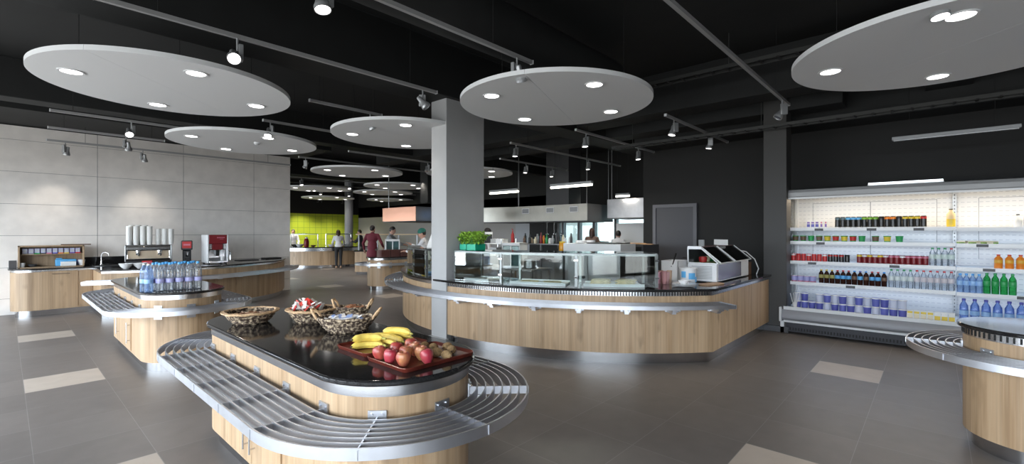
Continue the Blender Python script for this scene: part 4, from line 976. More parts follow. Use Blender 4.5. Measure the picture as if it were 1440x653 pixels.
row('drink_can', [(rc[k], rn[k]) for k in (0, 1, 1, 0, 1, 1, 0, 2, 2, 2, 3)], 1.69, .98, LEV[2], '%s can, %s from the left on the third shelf', 'can', 'red and black cans on the third shelf')
dc = [can(.033, .135, [DRED, ALU, c2, DRED]) for c2 in (WHITE, YEL, PINK)]; dn = ['white topped', 'gold topped', 'pink topped']
row('drink_can', [(dc[k], dn[k]) for k in (1, 0, 1, 0, 1, 0, 2, 2, 0, 2, 2, 2, 2)], .83, .09, LEV[2], 'dark red %s can, %s of the dark red row on the third shelf', 'can', 'dark red cans on the third shelf')
cb = [bottle(.034, .25, [PET, solid('label_pale', (.60, .70, .66)), c_]) for c_ in (GREEN, RED)]; cn = ['green-capped', 'red-capped']
row('soda_bottle', [(cb[0], cn[0])]*3+[(cb[1], cn[1])], .02, -.17, LEV[2], 'clear %s bottle, %s of the clear bottles on the third shelf', 'bottle', 'clear bottles on the third shelf')
ob = bottle(.040, .185, [ORANGE, solid('label_gold', (.75, .40, .05)), RED])
row('juice_bottle', [(ob, 'orange')]*4, -.61, -.90, LEV[2]-.008, '%s juice bottle, %s from the left on the third right shelf', 'bottle', 'orange bottles on the third shelf')
pcu = cup(.040, .046, .105, [PINK, LAV, WHITE, WHITE])
row('yogurt_cup', [(pcu, 'pink')]*4, 1.68, 1.42, LEV[3], '%s and lilac cup, %s from the left on the fourth shelf', 'cup', 'pink cups on the fourth shelf')
tb_ = [bottle(.034, .215, [TEA, c1, c2]) for c1, c2 in ((solid('label_olive', (.35, .32, .10)), YEL), (SKYB, RED), (BROWN, BLUE), (SKYB, INDIGO))]; tn = ['yellow-capped', 'blue-labelled red-capped', 'brown-labelled', 'blue-labelled dark-capped']
row('tea_bottle', [(tb_[k], tn[k]) for k in (0, 0, 0, 1, 1, 1, 2, 3, 2, 1, 1, 2)], 1.31, .54, LEV[3], '%s dark bottle, %s of the dark row on the fourth shelf', 'bottle', 'dark bottles on the fourth shelf')
cc = [bottle(.033, .265, [PET, solid('label_white', (.70, .76, .74)), GREEN]), bottle(.033, .265, [PET, solid('label_rose', (.66, .60, .62)), RED])]
row('soda_bottle', [(cc[0], 'green-capped')]*4+[(cc[1], 'red-capped')]*6, .46, -.17, LEV[3], 'clear %s bottle, %s of the clear row on the fourth shelf', 'bottle', 'clear bottles on the fourth shelf')
bb = bottle(.034, .255, [PETB, LBLUE, CAPB]); row('water_bottle', [(bb, 'blue')]*4, -.255, -.435, LEV[3]-.008, 'small %s water bottle, %s of four on the fourth right shelf', 'bottle', 'small blue bottles on the fourth shelf')
gb = bottle(.036, .275, [PETG, GREEN, GREEN]); row('soda_bottle', [(gb, 'green')]*4, -.505, -.735, LEV[3]-.008, 'bright %s bottle, %s from the left on the fourth right shelf', 'bottle', 'green bottles on the fourth shelf')
tub = MB(); tub.lathe([(.042, 0), (.045, .03), (.048, .105), (.051, .108), (.051, .125), (0, .126)], 16, mis=[0, 0, 1, 2, 0]); tub.mi = 1
TUBB = solid('tub_blue', (.10, .11, .42)); TUBW = solid('tub_white', (.62, .66, .80))
tm = [tub.mesh('tub', [c_, d_, WHITE]) for c_, d_ in ((TUBB, TUBW), (TUBW, TUBB), (solid('tub_mid', (.13, .15, .50)), LAV))]; XD = FX+.22
tk = [0, 2, 0, 0, 1, 0, 2, 0, 1, 0, 1, 2, 0, 0]; tnn = ['dark blue', 'pale', 'mid blue']
for lvl in (0, 1):
    for i, k in enumerate(tk):
        v = 1.60-1.27*i/(len(tk)-1)
        if lvl == 1 and i == 2: continue
        place('yogurt_tub', tm[(k+lvl) % 3], v, .381+.1265*lvl, '%s tub, %s from the left in the %s layer on the cooler deck' % (tnn[(k+lvl) % 3], ORD[i], ['lower', 'upper'][lvl]), 'tub', 'tubs on the cooler deck', XD, rz=i*1.1)
ck = boxm(.062, .05, .125, [PAPER, YEL, WHITE]); ck2 = boxm(.062, .05, .125, [PAPER, CREAM, YEL])
row('carton', [(ck2 if i < 4 else ck, 'pale' if i < 4 else 'yellow') for i in range(7)], .25, -.17, .381, '%s juice carton, %s from the left on the cooler deck', 'carton', 'cartons on the cooler deck', XD)
wb = bottle(.044, .33, [PETBD, LBLUE, INDIGO], (.35, .52)); row('water_bottle', [(wb, 'blue')]*7, -.285, -.90, .381, 'large %s water bottle, %s from the left on the cooler deck', 'bottle', 'large blue bottles on the cooler deck', XD+.03)
# ------------------------------------------------------------------ counters along the panel wall
def smooth(pts, n=10):
    out = []
    for i in range(len(pts)-1):
        p0 = pts[max(i-1, 0)]; p1 = pts[i]; p2 = pts[i+1]; p3 = pts[min(i+2, len(pts)-1)]
        for k in range(n):
            t = k/n; out.append(tuple(.5*(2*b+(c-a)*t+(2*a-5*b+4*c-d)*t*t+(3*b-a-3*c+d)*t**3) for a, b, c, d in zip(p0, p1, p2, p3)))
    return out+[pts[-1]]
def offs(pts, d):
    out = []
    for i, p in enumerate(pts):
        a = pts[max(i-1, 0)]; b = pts[min(i+1, len(pts)-1)]; t = Vector((b[0]-a[0], b[1]-a[1])); t.normalize(); out.append((p[0]+t.y*d, p[1]-t.x*d))
    return out
wc = T('wall_counter', 'straight oak counter with black top under the tea shelf at the panel wall', 'counter', (.7, 12.65, 0))
def rc_(d): return [(1.2, WL-.003), (.08-d, WL-.003), (.08-d, 12.62)]+[(.36-(.28+d)*cos(R(a)), 12.60-(.28+d)*sin(R(a))) for a in range(10, 91, 10)]+[(1.2, 12.32-d)]
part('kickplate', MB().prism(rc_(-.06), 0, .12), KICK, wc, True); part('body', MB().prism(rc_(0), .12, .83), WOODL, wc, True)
part('steel_band', MB().prism(rc_(-.01), .825, .875), STEEL, wc, True); part('worktop', MB().prism(rc_(.03), .872, ZW), GRAN, wc, True, bev=.005)
for a_, b_ in ((.47, .98), (.99, 1.19)):
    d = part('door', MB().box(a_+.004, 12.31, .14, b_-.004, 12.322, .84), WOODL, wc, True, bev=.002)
    if a_ < .9: part('handle', MB().tube([(a_+.15, 12.31, .79), (a_+.15, 12.28, .79), (b_-.12, 12.28, .79), (b_-.12, 12.31, .79)], .005, 6), STEEL, d, True)
part('splashback', MB().box(.85, WL-.02, ZW, 2.0, WL-.003, 1.06), GRAN, wc, True)
bc = T('coffee_bar', 'curved oak coffee bar with steel tray rail in front of the panel wall', 'counter', (3, 12, 0))
front = smooth([(1.17, 11.02), (1.9, 10.78), (2.87, 10.78), (3.8, 11.22), (4.55, 11.82), (4.98, 12.6)], 9)
def bar(d, back=WL-.004): f_ = offs(front, d); return f_+[(f_[-1][0], back), (1.205, back)]
part('kickplate', MB().prism(bar(-.06), 0, .12), KICK, bc, True); part('body', MB().prism(bar(-.02), .12, .83), WOOD, bc, True)
part('steel_band', MB().prism(bar(-.035), .825, .875), STEEL, bc, True); part('worktop', MB().prism(bar(.02), .872, ZW), GRAN, bc, True, bev=.005)
fr2 = [(1.0, 11.08)]+front
for k in range(6):
    q = .04+.048*k; part('rail_bar', MB().sweep(offs(fr2, q-.003), offs(fr2, q+.003), .67, .72), RAIL, bc, True)
part('rail_bar', MB().sweep(offs(fr2, .325), offs(fr2, .333), .66, .725), RAIL, bc, True)
for i in list(range(0, len(fr2)-1, 4))+[len(fr2)-1]:
    a, b_ = offs(fr2, .0)[i], offs(fr2, .33)[i]; part('rail_crossbar', MB().cyl((a[0], a[1], .70), (b_[0], b_[1], .70), .009, n=6), RAIL, bc, True)
    a2 = offs(fr2, .02)[i]
    if i > 0: part('bracket', MB().box(a2[0]-.04, a2[1]-.03, .62, a2[0]+.04, a2[1]+.05, .67), RAIL, bc, True)
# tea shelf box with a row of tea cartons
ts = T('tea_display', 'open wooden shelf box with a row of tea cartons at the far left', 'shelf box', (.635, 12.70, ZW))
W2, D2, H2 = .455, .15, .42
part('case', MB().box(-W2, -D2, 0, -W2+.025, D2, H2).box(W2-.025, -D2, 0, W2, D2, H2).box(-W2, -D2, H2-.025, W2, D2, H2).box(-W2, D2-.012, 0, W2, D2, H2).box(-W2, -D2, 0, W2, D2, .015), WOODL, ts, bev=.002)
part('shelf', MB().box(-W2+.025, -D2+.06, .245, W2-.025, D2-.012, .258), WOODL, ts)
tc_ = [GREY, GREY, GREEN, DGREY, PINK, INDIGO, ORANGE, YEL, PURPLE, RED]
tcn = 'grey pale green dark rose indigo orange yellow purple red'.split()
for i in range(10):
    m = MB().box(-.033, -.03, 0, .033, .03, .105); m.mi = 1; m.box(-.036, -.033, 0, .036, .03, .022); m.mi = 2; m.box(-.027, -.0315, .03, .027, -.03, .095)
    solo('tea_carton', m, [LAV, tc_[i], mat('tea_face%d' % i, (.50, .52, .55), .5)], 'small %s-based tea carton, %s from the left in the tea shelf' % (tcn[i], ORD[i]), 'carton', (.635-.365+.081*i, 12.67, ZW+.2585), group='tea cartons in a row')
solo('blue_canister', MB().box(-.15, -.06, 0, .15, .06, .13).box(-.14, -.055, .13, -.05, .055, .155), SKYB, 'bright blue box inside the tea shelf', 'box', (.83, 12.70, ZW+.0155), bev=.025)
solo('napkin_holder', MB().box(-.11, -.03, 0, .11, .03, .085), PAPER, 'white paper block in front of the blue box in the tea shelf', 'napkins', (.86, 12.585, ZW+.0155), R(0), bev=.004)
cu_ = MB().lathe([(.03, 0), (.043, .085), (.040, .085), (.028, .005), (0, .005)], 18)
solo('paper_cup', cu_, WHITE, 'white paper cup at the left end of the tea shelf', 'cup', (.235, 12.62, ZW+.0155)); solo('paper_cup', MB().lathe([(.035, 0), (.055, .11), (.052, .11), (.03, .005), (0, .005)], 18), WHITE, 'white tapered cup at the right end of the tea shelf', 'cup', (1.055, 12.63, ZW+.0155))
solo('sugar_bowl', MB().lathe([(.04, 0), (.07, .04), (.075, .09), (.06, .115), (.02, .12), (0, .12)], 20), LAV, 'lilac rounded pot behind the right cup in the tea shelf', 'pot', (1.04, 12.76, ZW+.0155)); solo('small_bowl', MB().lathe([(.03, 0), (.06, .03), (.065, .05), (.06, .05), (.03, .01), (0, .01)], 18), DGREY, 'dark little bowl beside the left cup in the tea shelf', 'bowl', (.37, 12.68, ZW+.0155))
solo('menu_board', MB().box(-.22, -.012, 0, .22, .012, .02), BROWN, 'thin dark strip lying on top of the tea shelf', 'strip', (.98, 12.72, ZW+H2+.0005))
sk = MB().box(-.05, -.05, 0, .05, .05, .14); sk.mi = 1; sk.box(-.0515, -.03, .03, -.05, .03, .11); sk.mi = 2; sk.box(.05, -.045, .01, .0515, .045, .13); solo('small_box', sk, [DGREY, GREY, DRED], 'small dark box with a red side left of the tea shelf', 'box', (.115, 12.86, ZW))
# sink and tap
sn = T('sink', 'black sink inset beside the tea shelf', 'sink', (1.5, 12.3, ZW))
part('basin_rim', MB().sweep(stadium((-.14, 0), (.14, 0), .16, 'x', 10), stadium((-.14, 0), (.14, 0), .185, 'x', 10), 0, .012, True), BLACKP, sn); part('basin', MB().prism(stadium((-.14, 0), (.14, 0), .16, 'x', 10), 0, .004), DARK, sn)
fc = T('tap', 'chrome swan-neck tap beside the sink', 'tap', (1.35, 12.62, ZW))
part('base', MB().lathe([(.03, 0), (.03, .012), (.018, .02), (.016, .09), (0, .09)], 14), CHROME, fc); part('spout', MB().tube([(0, 0, .05), (0, 0, .2), (.02, -.02, .25), (.06, -.06, .265), (.10, -.10, .24), (.11, -.11, .20)], .011, 8), CHROME, fc); part('lever', MB().cyl((0, 0, .08), (.06, .03, .11), .006, n=6), CHROME, fc)
# espresso machine with cup stacks
es = T('espresso_machine', 'chrome two-group espresso machine with cup stacks on top', 'coffee machine', (1.98, 11.75, ZW), R(-9))
Wm = .36
part('body', MB().box(-Wm, -.12, .12, Wm, .27, .40), DCHROME, es, bev=.02)
part('top_tray', MB().box(-Wm-.01, -.22, .40, Wm+.01, .27, .425), DCHROME, es, bev=.006)
part('front_hood', MB().box(-Wm, -.22, .31, Wm, -.12, .40), DCHROME, es, bev=.02)
part('backplate', MB().box(-Wm+.03, -.125, .15, Wm-.03, -.118, .31), mat('warm_steel', (.62, .50, .36), .3, .8), es)
part('drip_tray', MB().box(-Wm, -.27, .05, Wm, .25, .12), BLACKP, es, bev=.008)
bd = MB().box(-.11, -.275, .045, .05, -.27, .115); bd.mi = 1; bd.box(-.085, -.277, .07, .03, -.275, .09); part('badge', bd, [RED, PINK], es, label='red badge with pale lettering smear')
for x in (-.17, .17):
    g = part('group_head', MB().lathe([(.03, .0), (.035, .01), (.035, .05), (.05, .06), (.05, .08), (0, .08)], 16, (x, -.17, .235)), CHROME, es)
    part('portafilter', MB().cyl((x, -.17, .225), (x, -.17, .245), .034, n=14).tube([(x, -.20, .235), (x+.01, -.30, .225), (x+.015, -.34, .22)], [.01, .013, .012], 8), BLACKP, g)
for s in (-1, 1): part('steam_wand', MB().tube([(s*.31, -.2, .36), (s*.33, -.24, .30), (s*.33, -.25, .16)], .007, 6), CHROME, es); part('side_panel', MB().box(s*Wm-.012, -.23, .10, s*Wm+.012, .27, .42), SILVER, es, bev=.01)
ft = MB()
for x in (-.3, .3):
    for y in (-.2, .2): ft.cyl((x, y, 0), (x, y, .055), .025, n=10)
part('foot', ft, BLACKP, es)
bpy.context.view_layer.update()
random.seed(21)
def cupstack(x, y, n, label):
    m = MB(); z = 0
    for i in range(n):
        m.lathe([(.036, z), (.049, z+.075), (.0515, z+.078), (.049, z+.081)], 14); z += .024
    m.lathe([(.049, z+.05), (0, z+.05)], 14)
    p = es.matrix_world @ Vector((x, y, .4255)); return solo('cup_stack', m, PAPER, label, 'cup stack', p, 0, 'paper cup stacks on the espresso machine')
for i in range(4): cupstack(-.305+.105*i, -.12, 13, 'tall white paper cup stack, %s from the left in the front row' % ORD[i])
for i in range(3): cupstack(-.27+.105*i, -.012, 14, 'tall white paper cup stack, %s from the left in the back row' % ORD[i])
for i in range(3): cupstack(.15+.105*i, -.06, 11, 'shorter white paper cup stack right of the gap, %s of three' % ORD[i])
# grinder
gd = T('coffee_grinder', 'black coffee grinder with a red lit front between the machines', 'grinder', (2.62, 11.72, ZW), R(-13))
part('base', MB().box(-.10, -.16, 0, .10, .16, .05), BLACKP, gd, bev=.01); part('body', MB().box(-.075, -.07, .05, .075, .13, .30), BLACKP, gd, bev=.02)
part('hopper', MB().box(-.10, -.11, .30, .10, .12, .50), DGREY, gd, bev=.02)
hp = MB().box(-.08, -.114, .34, .08, -.109, .48); part('red_front', hp, RED, gd); part('lettering', MB().box(-.06, -.117, .395, .06, -.114, .43), PINK, gd)
part('spout', MB().cyl((0, -.07, .25), (0, -.13, .18), .03, .02, 12), CHROME, gd); part('fork', MB().tube([(-.04, -.07, .12), (-.04, -.15, .12), (.04, -.15, .12), (.04, -.07, .12)], .006, 6), CHROME, gd)
# capsule machine
cm_ = T('bean_coffee_machine', 'silver and dark red automatic coffee machine on the bar', 'coffee machine', (3.1, 11.55, ZW), R(0))
part('side', MB().box(-.20, -.2, .02, -.17, .25, .62), WHITEM, cm_, bev=.01); part('side', MB().box(.17, -.2, .02, .20, .25, .62), WHITEM, cm_, bev=.01)
part('back', MB().box(-.17, .0, .02, .17, .25, .61), SILVER, cm_, bev=.008); part('top_panel', MB().box(-.17, -.20, .43, .17, .0, .62), DRED, cm_, bev=.01)
lg = MB()
for k in range(5): lg.box(-.02+.03*k, -.203, .55, .002+.03*k, -.2, .57)
lg.box(.03, -.203, .525, .10, -.2, .532); part('lettering', lg, PINK, cm_)
part('centre_panel', MB().box(-.10, -.16, .30, .10, .0, .43), DRED, cm_, bev=.008)
part('brew_unit', MB().box(-.16, -.10, .12, .16, .0, .30), CHROME, cm_, bev=.01); part('nozzle', MB().box(-.035, -.17, .16, .035, -.1, .29), BLACKP, cm_, bev=.006)
bt = MB()
for k in range(3):
    bt.box(-.155, -.165, .32+.035*k, -.115, -.155, .345+.035*k); bt.box(.115, -.165, .32+.035*k, .155, -.155, .345+.035*k)
part('button', bt, WHITE, cm_); part('drip_tray', MB().box(-.17, -.22, .02, .17, .0, .06), CHROME, cm_, bev=.006)
part('cup', MB().lathe([(.03, 0), (.04, .09), (.037, .09), (.028, .01), (0, .01)], 14, (.09, -.14, .061)), WHITE, cm_)
part('steam_wand', MB().tube([(.19, -.22, .28), (.21, -.26, .24), (.21, -.27, .08)], .009, 6), CHROME, cm_)
ft = MB()
for x in (-.16, .16):
    for y in (-.15, .2): ft.cyl((x, y, 0), (x, y, .025), .02, n=8)
part('foot', ft, BLACKP, cm_)
for i, (x, y) in enumerate(((1.52, 11.02), (1.72, 11.0))):
    solo('bowl', MB().lathe([(.035, 0), (.045, .008), (.085, .05), (.11, .10), (.106, .10), (.08, .05), (.04, .014), (0, .014)], 24), PORC, ['white bowl on the coffee bar edge, left of two', 'white bowl on the coffee bar edge, right of two'][i], 'bowl', (x, y, ZW), group='white bowls on the coffee bar')
solo('serving_mat', MB().box(-.23, -.12, 0, .23, .12, .015), BLACKP, 'flat black tray on the bar under the wall socket', 'tray', (3.95, 12.25, ZW), R(12), bev=.004); solo('serving_mat', MB().box(-.20, -.12, 0, .20, .12, .03), BLACKP, 'thick black tray near the bar end', 'tray', (4.62, 12.55, ZW), R(8), bev=.004)
so = T('wall_socket', 'black wall socket with a dangling cable above the coffee bar', 'socket', (3.62, WL, 1.24))
part('plate', MB().box(-.04, -.012, -.04, .04, 0, .04), DGREY, so, bev=.003); part('plug', MB().cyl((0, -.012, 0), (0, -.05, -.005), .02, n=10), BLACKP, so)
part('cable', MB().tube([(0, -.05, -.01), (.04, -.06, -.12), (.05, -.05, -.26), (-.02, -.09, -.325), (-.12, -.2, -.332)], .006, 6), BLACKP, so)
# ------------------------------------------------------------------ kitchen behind the counter
def prism_thing(o, name, pts, z0, z1, m, **k): return part(name, MB().prism(pts, z0, z1), m, o, True, **k)
def grille(o, u, v, z):
    f_ = MB(); 
    for (a, b, c, d) in ((-.14, -.08, .14, -.062), (-.14, .062, .14, .08), (-.14, -.08, -.122, .08), (.122, -.08, .14, .08)): f_.box(u-.008, v+a, z+b, u, v+c, z+d)
    q = part('vent_frame', f_, WHITEM, o, True); s = MB()
    s.box(u-.003, v-.122, z-.062, u, v+.122, z+.062)
    for k in range(7): s.box(u-.008, v-.12, z-.055+.017*k, u, v+.12, z-.048+.017*k)
    part('vent_slats', s, GREY, q, True)
hd = T('extractor_hood', 'long steel extractor hood with four air grilles above the kitchen range', 'extractor hood', (10.9, 8, 1.87), group='kitchen hoods')
hp = [(10.3, 6.72), (10.3, 9.36), (10.0, 10.35), (11.6, 10.35), (11.6, 6.72)]
prism_thing(hd, 'shell', hp, 1.88, 2.33, HOOD); prism_thing(hd, 'rim', [(10.29, 6.71), (10.29, 9.36), (9.99, 10.36), (11.61, 10.36), (11.61, 6.71)], 1.86, 1.885, DGREY)
part('shaded_end', MB().box(10.305, 6.71, 1.885, 11.6, 6.72, 2.33), DGREY, hd, True, label='steel hood end with its shade painted dark')  # hood end facing away from light, shade painted as dark grey
for v in (7.15, 7.95, 8.85): grille(hd, 10.3, v, 2.19)
wr = MB()
for (u, v) in ((10.4, 6.8), (10.4, 9.2), (11.5, 6.8), (11.5, 10.2)): wr.cyl((u, v, 2.33), (u, v, 4.2), .008, n=6)
part('hanger', wr, SILVER, hd, True)
f_ = T('hood_filter_box', 'dark duct box on top of the long hood', 'duct', (11, 8.2, 2.33)); part('duct', MB().box(10.7, 7.6, 2.331, 11.3, 8.4, 4.2), DGREY, f_, True)
h2 = T('extractor_hood', 'squarish steel hood at the right end of the kitchen', 'extractor hood', (11.4, 5.7, 1.93), group='kitchen hoods')
part('shell', MB().box(10.9, 4.9, 1.95, 12.0, 6.48, 2.45), KITS, h2, True); part('rim', MB().box(10.89, 4.89, 1.93, 12.01, 6.49, 1.955), DGREY, h2, True)
part('hanger', MB().cyl((11, 6.4, 2.45), (11, 6.4, 4.2), .008, n=6).cyl((11, 5, 2.45), (11, 5, 4.2), .008, n=6), SILVER, h2, True)
h3 = T('extractor_hood', 'steel extractor hood with a painted orange reflection, left of the square column', 'extractor hood', (8.7, 11.8, 1.89), group='kitchen hoods')
part('shell', MB().box(7.9, 10.9, 1.90, 9.6, 12.6, 2.31), HOOD, h3, True); part('rim', MB().box(7.89, 10.89, 1.885, 9.61, 12.61, 1.902), DGREY, h3, True)
part('reflection_panel', MB().box(7.892, 10.9, 1.902, 7.9, 12.6, 2.31), ORANGE_REFL, h3, True, label='steel face with the orange reflection painted in')  # front face of the steel hood, orange reflection painted in
part('hanger', MB().cyl((7.98, 12.4, 2.31), (7.98, 12.4, 4.2), .012, n=6), SILVER, h3, True)
def table(label, u0, v0, u1, v1, z=.9, shelf=True):
    r = T('steel_table', label, 'steel table', ((u0+u1)/2, (v0+v1)/2, 0)); part('top', MB().box(u0, v0, z-.04, u1, v1, z), KITS, r, True, bev=.004)
    for x in (u0+.04, u1-.04):
        for y in (v0+.04, v1-.04): part('leg', MB().box(x-.02, y-.02, 0, x+.02, y+.02, z-.04), KITS, r, True)
    if shelf: part('undershelf', MB().box(u0+.03, v0+.03, .3, u1-.03, v1-.03, .33), KITS, r, True); part('upper_undershelf', MB().box(u0+.03, v0+.03, .58, u1-.03, v1-.03, .60), KITS, r, True)
    return r
table('steel prep table with under shelves behind the display cases', 6.4, 5.35, 7.0, 7.5)
wc2 = T('glass_cabinet', 'small white cabinet with two glass panes on the prep table', 'cabinet', (6.66, 6.0, .9))
def cabinet(r, rz_=0):
    part('case', MB().box(-.15, -.20, 0, .15, .20, .03).box(-.15, -.20, .42, .15, .20, .47).box(-.15, -.20, 0, .15, -.175, .47).box(-.15, .175, 0, .15, .20, .47).box(.13, -.2, 0, .15, .2, .47), WHITEM, r, bev=.004)
    for s in (-1, 1): part('pane', MB().box(-.148, min(0, s*.17)+.01, .04, -.14, max(0, s*.17)-.01, .41), GLASSD, r)
    part('mullion', MB().box(-.152, -.012, .03, -.138, .012, .42), WHITEM, r); part('shelf', MB().box(-.13, -.175, .22, .13, .175, .228), WHITEM, r)
cabinet(wc2); wc2.rotation_euler = (0, 0, R(12))
ap = T('steel_appliance', 'long steel appliance with white front strip behind the right display bay', 'appliance', (7.35, 4.55, 0))
part('body', MB().box(7.1, 3.97, .04, 7.6, 5.13, 1.2), KITS, ap, True, bev=.006); part('top', MB().box(7.08, 3.95, 1.2, 7.62, 5.15, 1.37), WHITEM, ap, True, bev=.006)
part('oven_door', MB().box(7.09, 4.62, .62, 7.1, 5.05, 1.15), GREY, ap, True); kn = MB()
for k in range(2): kn.cyl((7.09, 4.70+.1*k, .76), (7.065, 4.70+.1*k, .76), .028, n=12)
part('knob', kn, BLACKP, ap, True); part('dark_panel', MB().box(7.094, 4.66, 1.06, 7.0995, 5.0, 1.14), BLACKP, ap, True)
ft = MB()
for x in (7.16, 7.54):
    for y in (4.05, 5.05): ft.cyl((x, y, 0), (x, y, .05), .025, n=8)
part('foot', ft, BLACKP, ap, True)
solo('food_tray', MB().box(-.25, -.3, 0, .25, .3, .02), BLACKP, 'flat dark pan on the long steel appliance', 'pan', (7.36, 4.35, 1.3705), bev=.005)
jr = T('storage_jar', 'orange jar on the prep area behind the glass case', 'jar', (7.25, 5.3, 0)); part('stand', MB().box(-.12, -.1, 0, .12, .1, 1.16), KITS, jr); part('jar', MB().lathe([(.05, 1.16), (.062, 1.18), (.062, 1.34), (.05, 1.37)], 16), solid('amber', (.75, .33, .02), .25), jr); part('lid', MB().lathe([(.055, 1.37), (.055, 1.40), (0, 1.40)], 16), YEL, jr)
dk = T('fridge', 'dark undercounter fridge block below the round wooden peel', 'fridge', (8.45, 4.5, 0)); part('body', MB().box(-.35, -.45, .02, .35, .42, 1.34), DGREY, dk, bev=.01); part('door', MB().box(-.37, -.42, .1, -.35, .39, 1.3), BLACKP, dk, bev=.004); part('handle', MB().cyl((-.385, .3, .5), (-.385, .3, 1.1), .012, n=8), SILVER, dk); part('foot', MB().box(-.3, -.4, 0, .3, .4, .02), BLACKP, dk)
solo('pizza_peel', MB().lathe([(0, 0), (.29, .0), (.31, .006), (.31, .016), (.29, .022), (0, .022)], 28).box(-.03, -.6, .004, .03, -.28, .018), mat('peel_wood', (.60, .34, .17), .5, noise=.2, scale=8), 'round wooden peel lying on the dark fridge block', 'peel', (8.35, 4.45, 1.3405), R(-20))
rg = T('cooking_range', 'steel cooking range below the long hood', 'range', (10.8, 8, 0)); part('body', MB().box(10.3, 6.8, .1, 11.4, 9.3, .92), KITS, rg, True); part('hob', MB().box(10.32, 6.82, .92, 11.38, 9.28, .95), BLACKP, rg, True)
for k in range(3): part('oven_door', MB().box(10.285, 6.9+.8*k, .2, 10.3, 7.6+.8*k, .75), GREY, rg, True)
part('plinth', MB().box(10.4, 6.9, 0, 11.3, 9.2, .1), BLACKP, rg, True)
sh = T('bottle_shelf', 'steel pass shelf with bottles in front of the range', 'shelf', (9.9, 7.9, 0)); part('board', MB().box(9.75, 6.8, 1.24, 10.05, 9.1, 1.265), KITS, sh, True)
for v in (6.85, 7.95, 9.05): part('post', MB().box(9.88, v-.02, 0, 9.92, v+.02, 1.24), KITS, sh, True)
part('lower_board', MB().box(9.7, 6.8, .86, 10.1, 9.1, .90), KITS, sh, True)
bts = [(DGREY, 'dark', .28, .035), (WHITE, 'white', .16, .05), (BLACKP, 'black', .3, .035), (GREY, 'grey', .22, .04), (GREEN, 'green', .26, .03), (DRED, 'dark red', .30, .035), (CREAM, 'cream', .18, .045), (BLACKP, 'black', .24, .04), (BROWN, 'brown', .2, .04)]
for i, (m_, nm, h, q) in enumerate(bts):
    m = MB(); m.lathe([(q*.9, 0), (q, .01), (q, h*.6), (q*.45, h*.78), (q*.45, h*.95), (q*.5, h*.95), (q*.5, h), (0, h)], 14); solo('sauce_bottle', m, m_, '%s bottle, %s from the right on the steel pass shelf' % (nm, ORD[i]), 'bottle', (9.9, 6.95+.2*i, 1.265), group='bottles on the pass shelf')
for i, (x, y) in enumerate(((6.7, 6.9), (6.72, 7.25), (6.66, 5.6))):
    pt = T('pot', ['steel pot in the middle of the prep table', 'steel pot at the far end of the prep table', 'steel pot at the near end of the prep table'][i], 'pot', (x, y, .9)); part('body', MB().lathe([(.11, 0), (.12, .01), (.12, .17), (.125, .175), (.115, .175), (.112, .015), (0, .012)], 22), KITS, pt)
    for s in (-1, 1): part('handle', MB().tube([(s*.118, -.03, .14), (s*.15, -.03, .145), (s*.15, .03, .145), (s*.118, .03, .14)], .006, 6), CHROME, pt)
rd = T('ketchup_pump', 'tall red sauce pump bottle beyond the glass case', 'pump bottle', (9.85, 8.95, 1.265)); part('body', MB().lathe([(.05, 0), (.055, .02), (.05, .24), (.02, .3), (.018, .34), (0, .34)], 16), RED, rd); part('pump', MB().tube([(0, 0, .34), (0, 0, .40), (-.05, -.01, .40)], .012, 6), RED, rd)
mn = T('monitor', 'small blue lit screen hanging at the edge of the square column', 'monitor', (9.2, 9.65, 2.0)); part('case', MB().box(-.02, -.15, 0, .02, .15, .22), BLACKP, mn); part('screen', MB().box(-.024, -.135, .015, -.02, .135, .205), mat('screen_blue', (.02, .06, .2), .3, emit=(.15, .35, .8), estr=.7), mn); part('pole', MB().cyl((.0, 0, .22), (0, 0, 2.2), .012, n=8), SILVER, mn)
mn.rotation_euler = (0, 0, R(-20))
tw = T('till', 'white and black till on a stand beside the kitchen worker', 'till', (8.55, 8.65, 0)); part('stand', MB().box(-.2, -.25, 0, .2, .25, .95), KITS, tw); part('base', MB().box(-.15, -.15, .95, .15, .15, 1.10), WHITE, tw, bev=.01); part('arm', MB().box(.02, -.03, 1.1, .06, .03, 1.42), WHITE, tw); part('screen', MB().box(-.03, -.16, 1.28, .0, .16, 1.52), BLACKP, tw, bev=.005); part('back_shell', MB().box(.0, -.15, 1.29, .03, .15, 1.58), WHITE, tw, bev=.01)
# a second row of kitchen clutter
for i, (m_, nm, h, q) in enumerate([(WHITE, 'white', .20, .045), (CREAM, 'cream', .24, .04), (DGREY, 'dark', .30, .03), (WHITE, 'white', .15, .06), (ORANGE, 'orange', .22, .035), (GREY, 'grey', .26, .04), (TAN, 'tan', .16, .055), (BLACKP, 'black', .28, .035)]):
    m = MB(); m.lathe([(q*.9, 0), (q, .01), (q, h*.7), (q*.55, h*.85), (q*.55, h), (0, h)], 14); solo('sauce_bottle', m, m_, '%s container in the rear row of the pass shelf, %s from the right' % (nm, ORD[i]), 'container', (9.99, 7.05+.22*i, 1.265), group='rear containers on the pass shelf')
for i in range(3):
    ut = T('ladle', 'steel ladle hanging below the long hood, %s of three' % ORD[i], 'ladle', (10.36, 7.6+.25*i, 1.86), 0, 'ladles under the hood'); part('shaft', MB().cyl((0, 0, 0), (0, 0, -.32), .008, n=6), CHROME, ut); part('bowl', MB().ell((0, .0, -.34), (.045, .045, .03)), CHROME, ut)
ml = T('steel_rack', 'steel rack with white trays between the till and the glass cabinet', 'rack', (7.9, 7.6, 0)); 
for x in (-.25, .25):
    for y in (-.3, .3): part('post', MB().cyl((x, y, 0), (x, y, 1.42), .014, n=8), CHROME, ml)
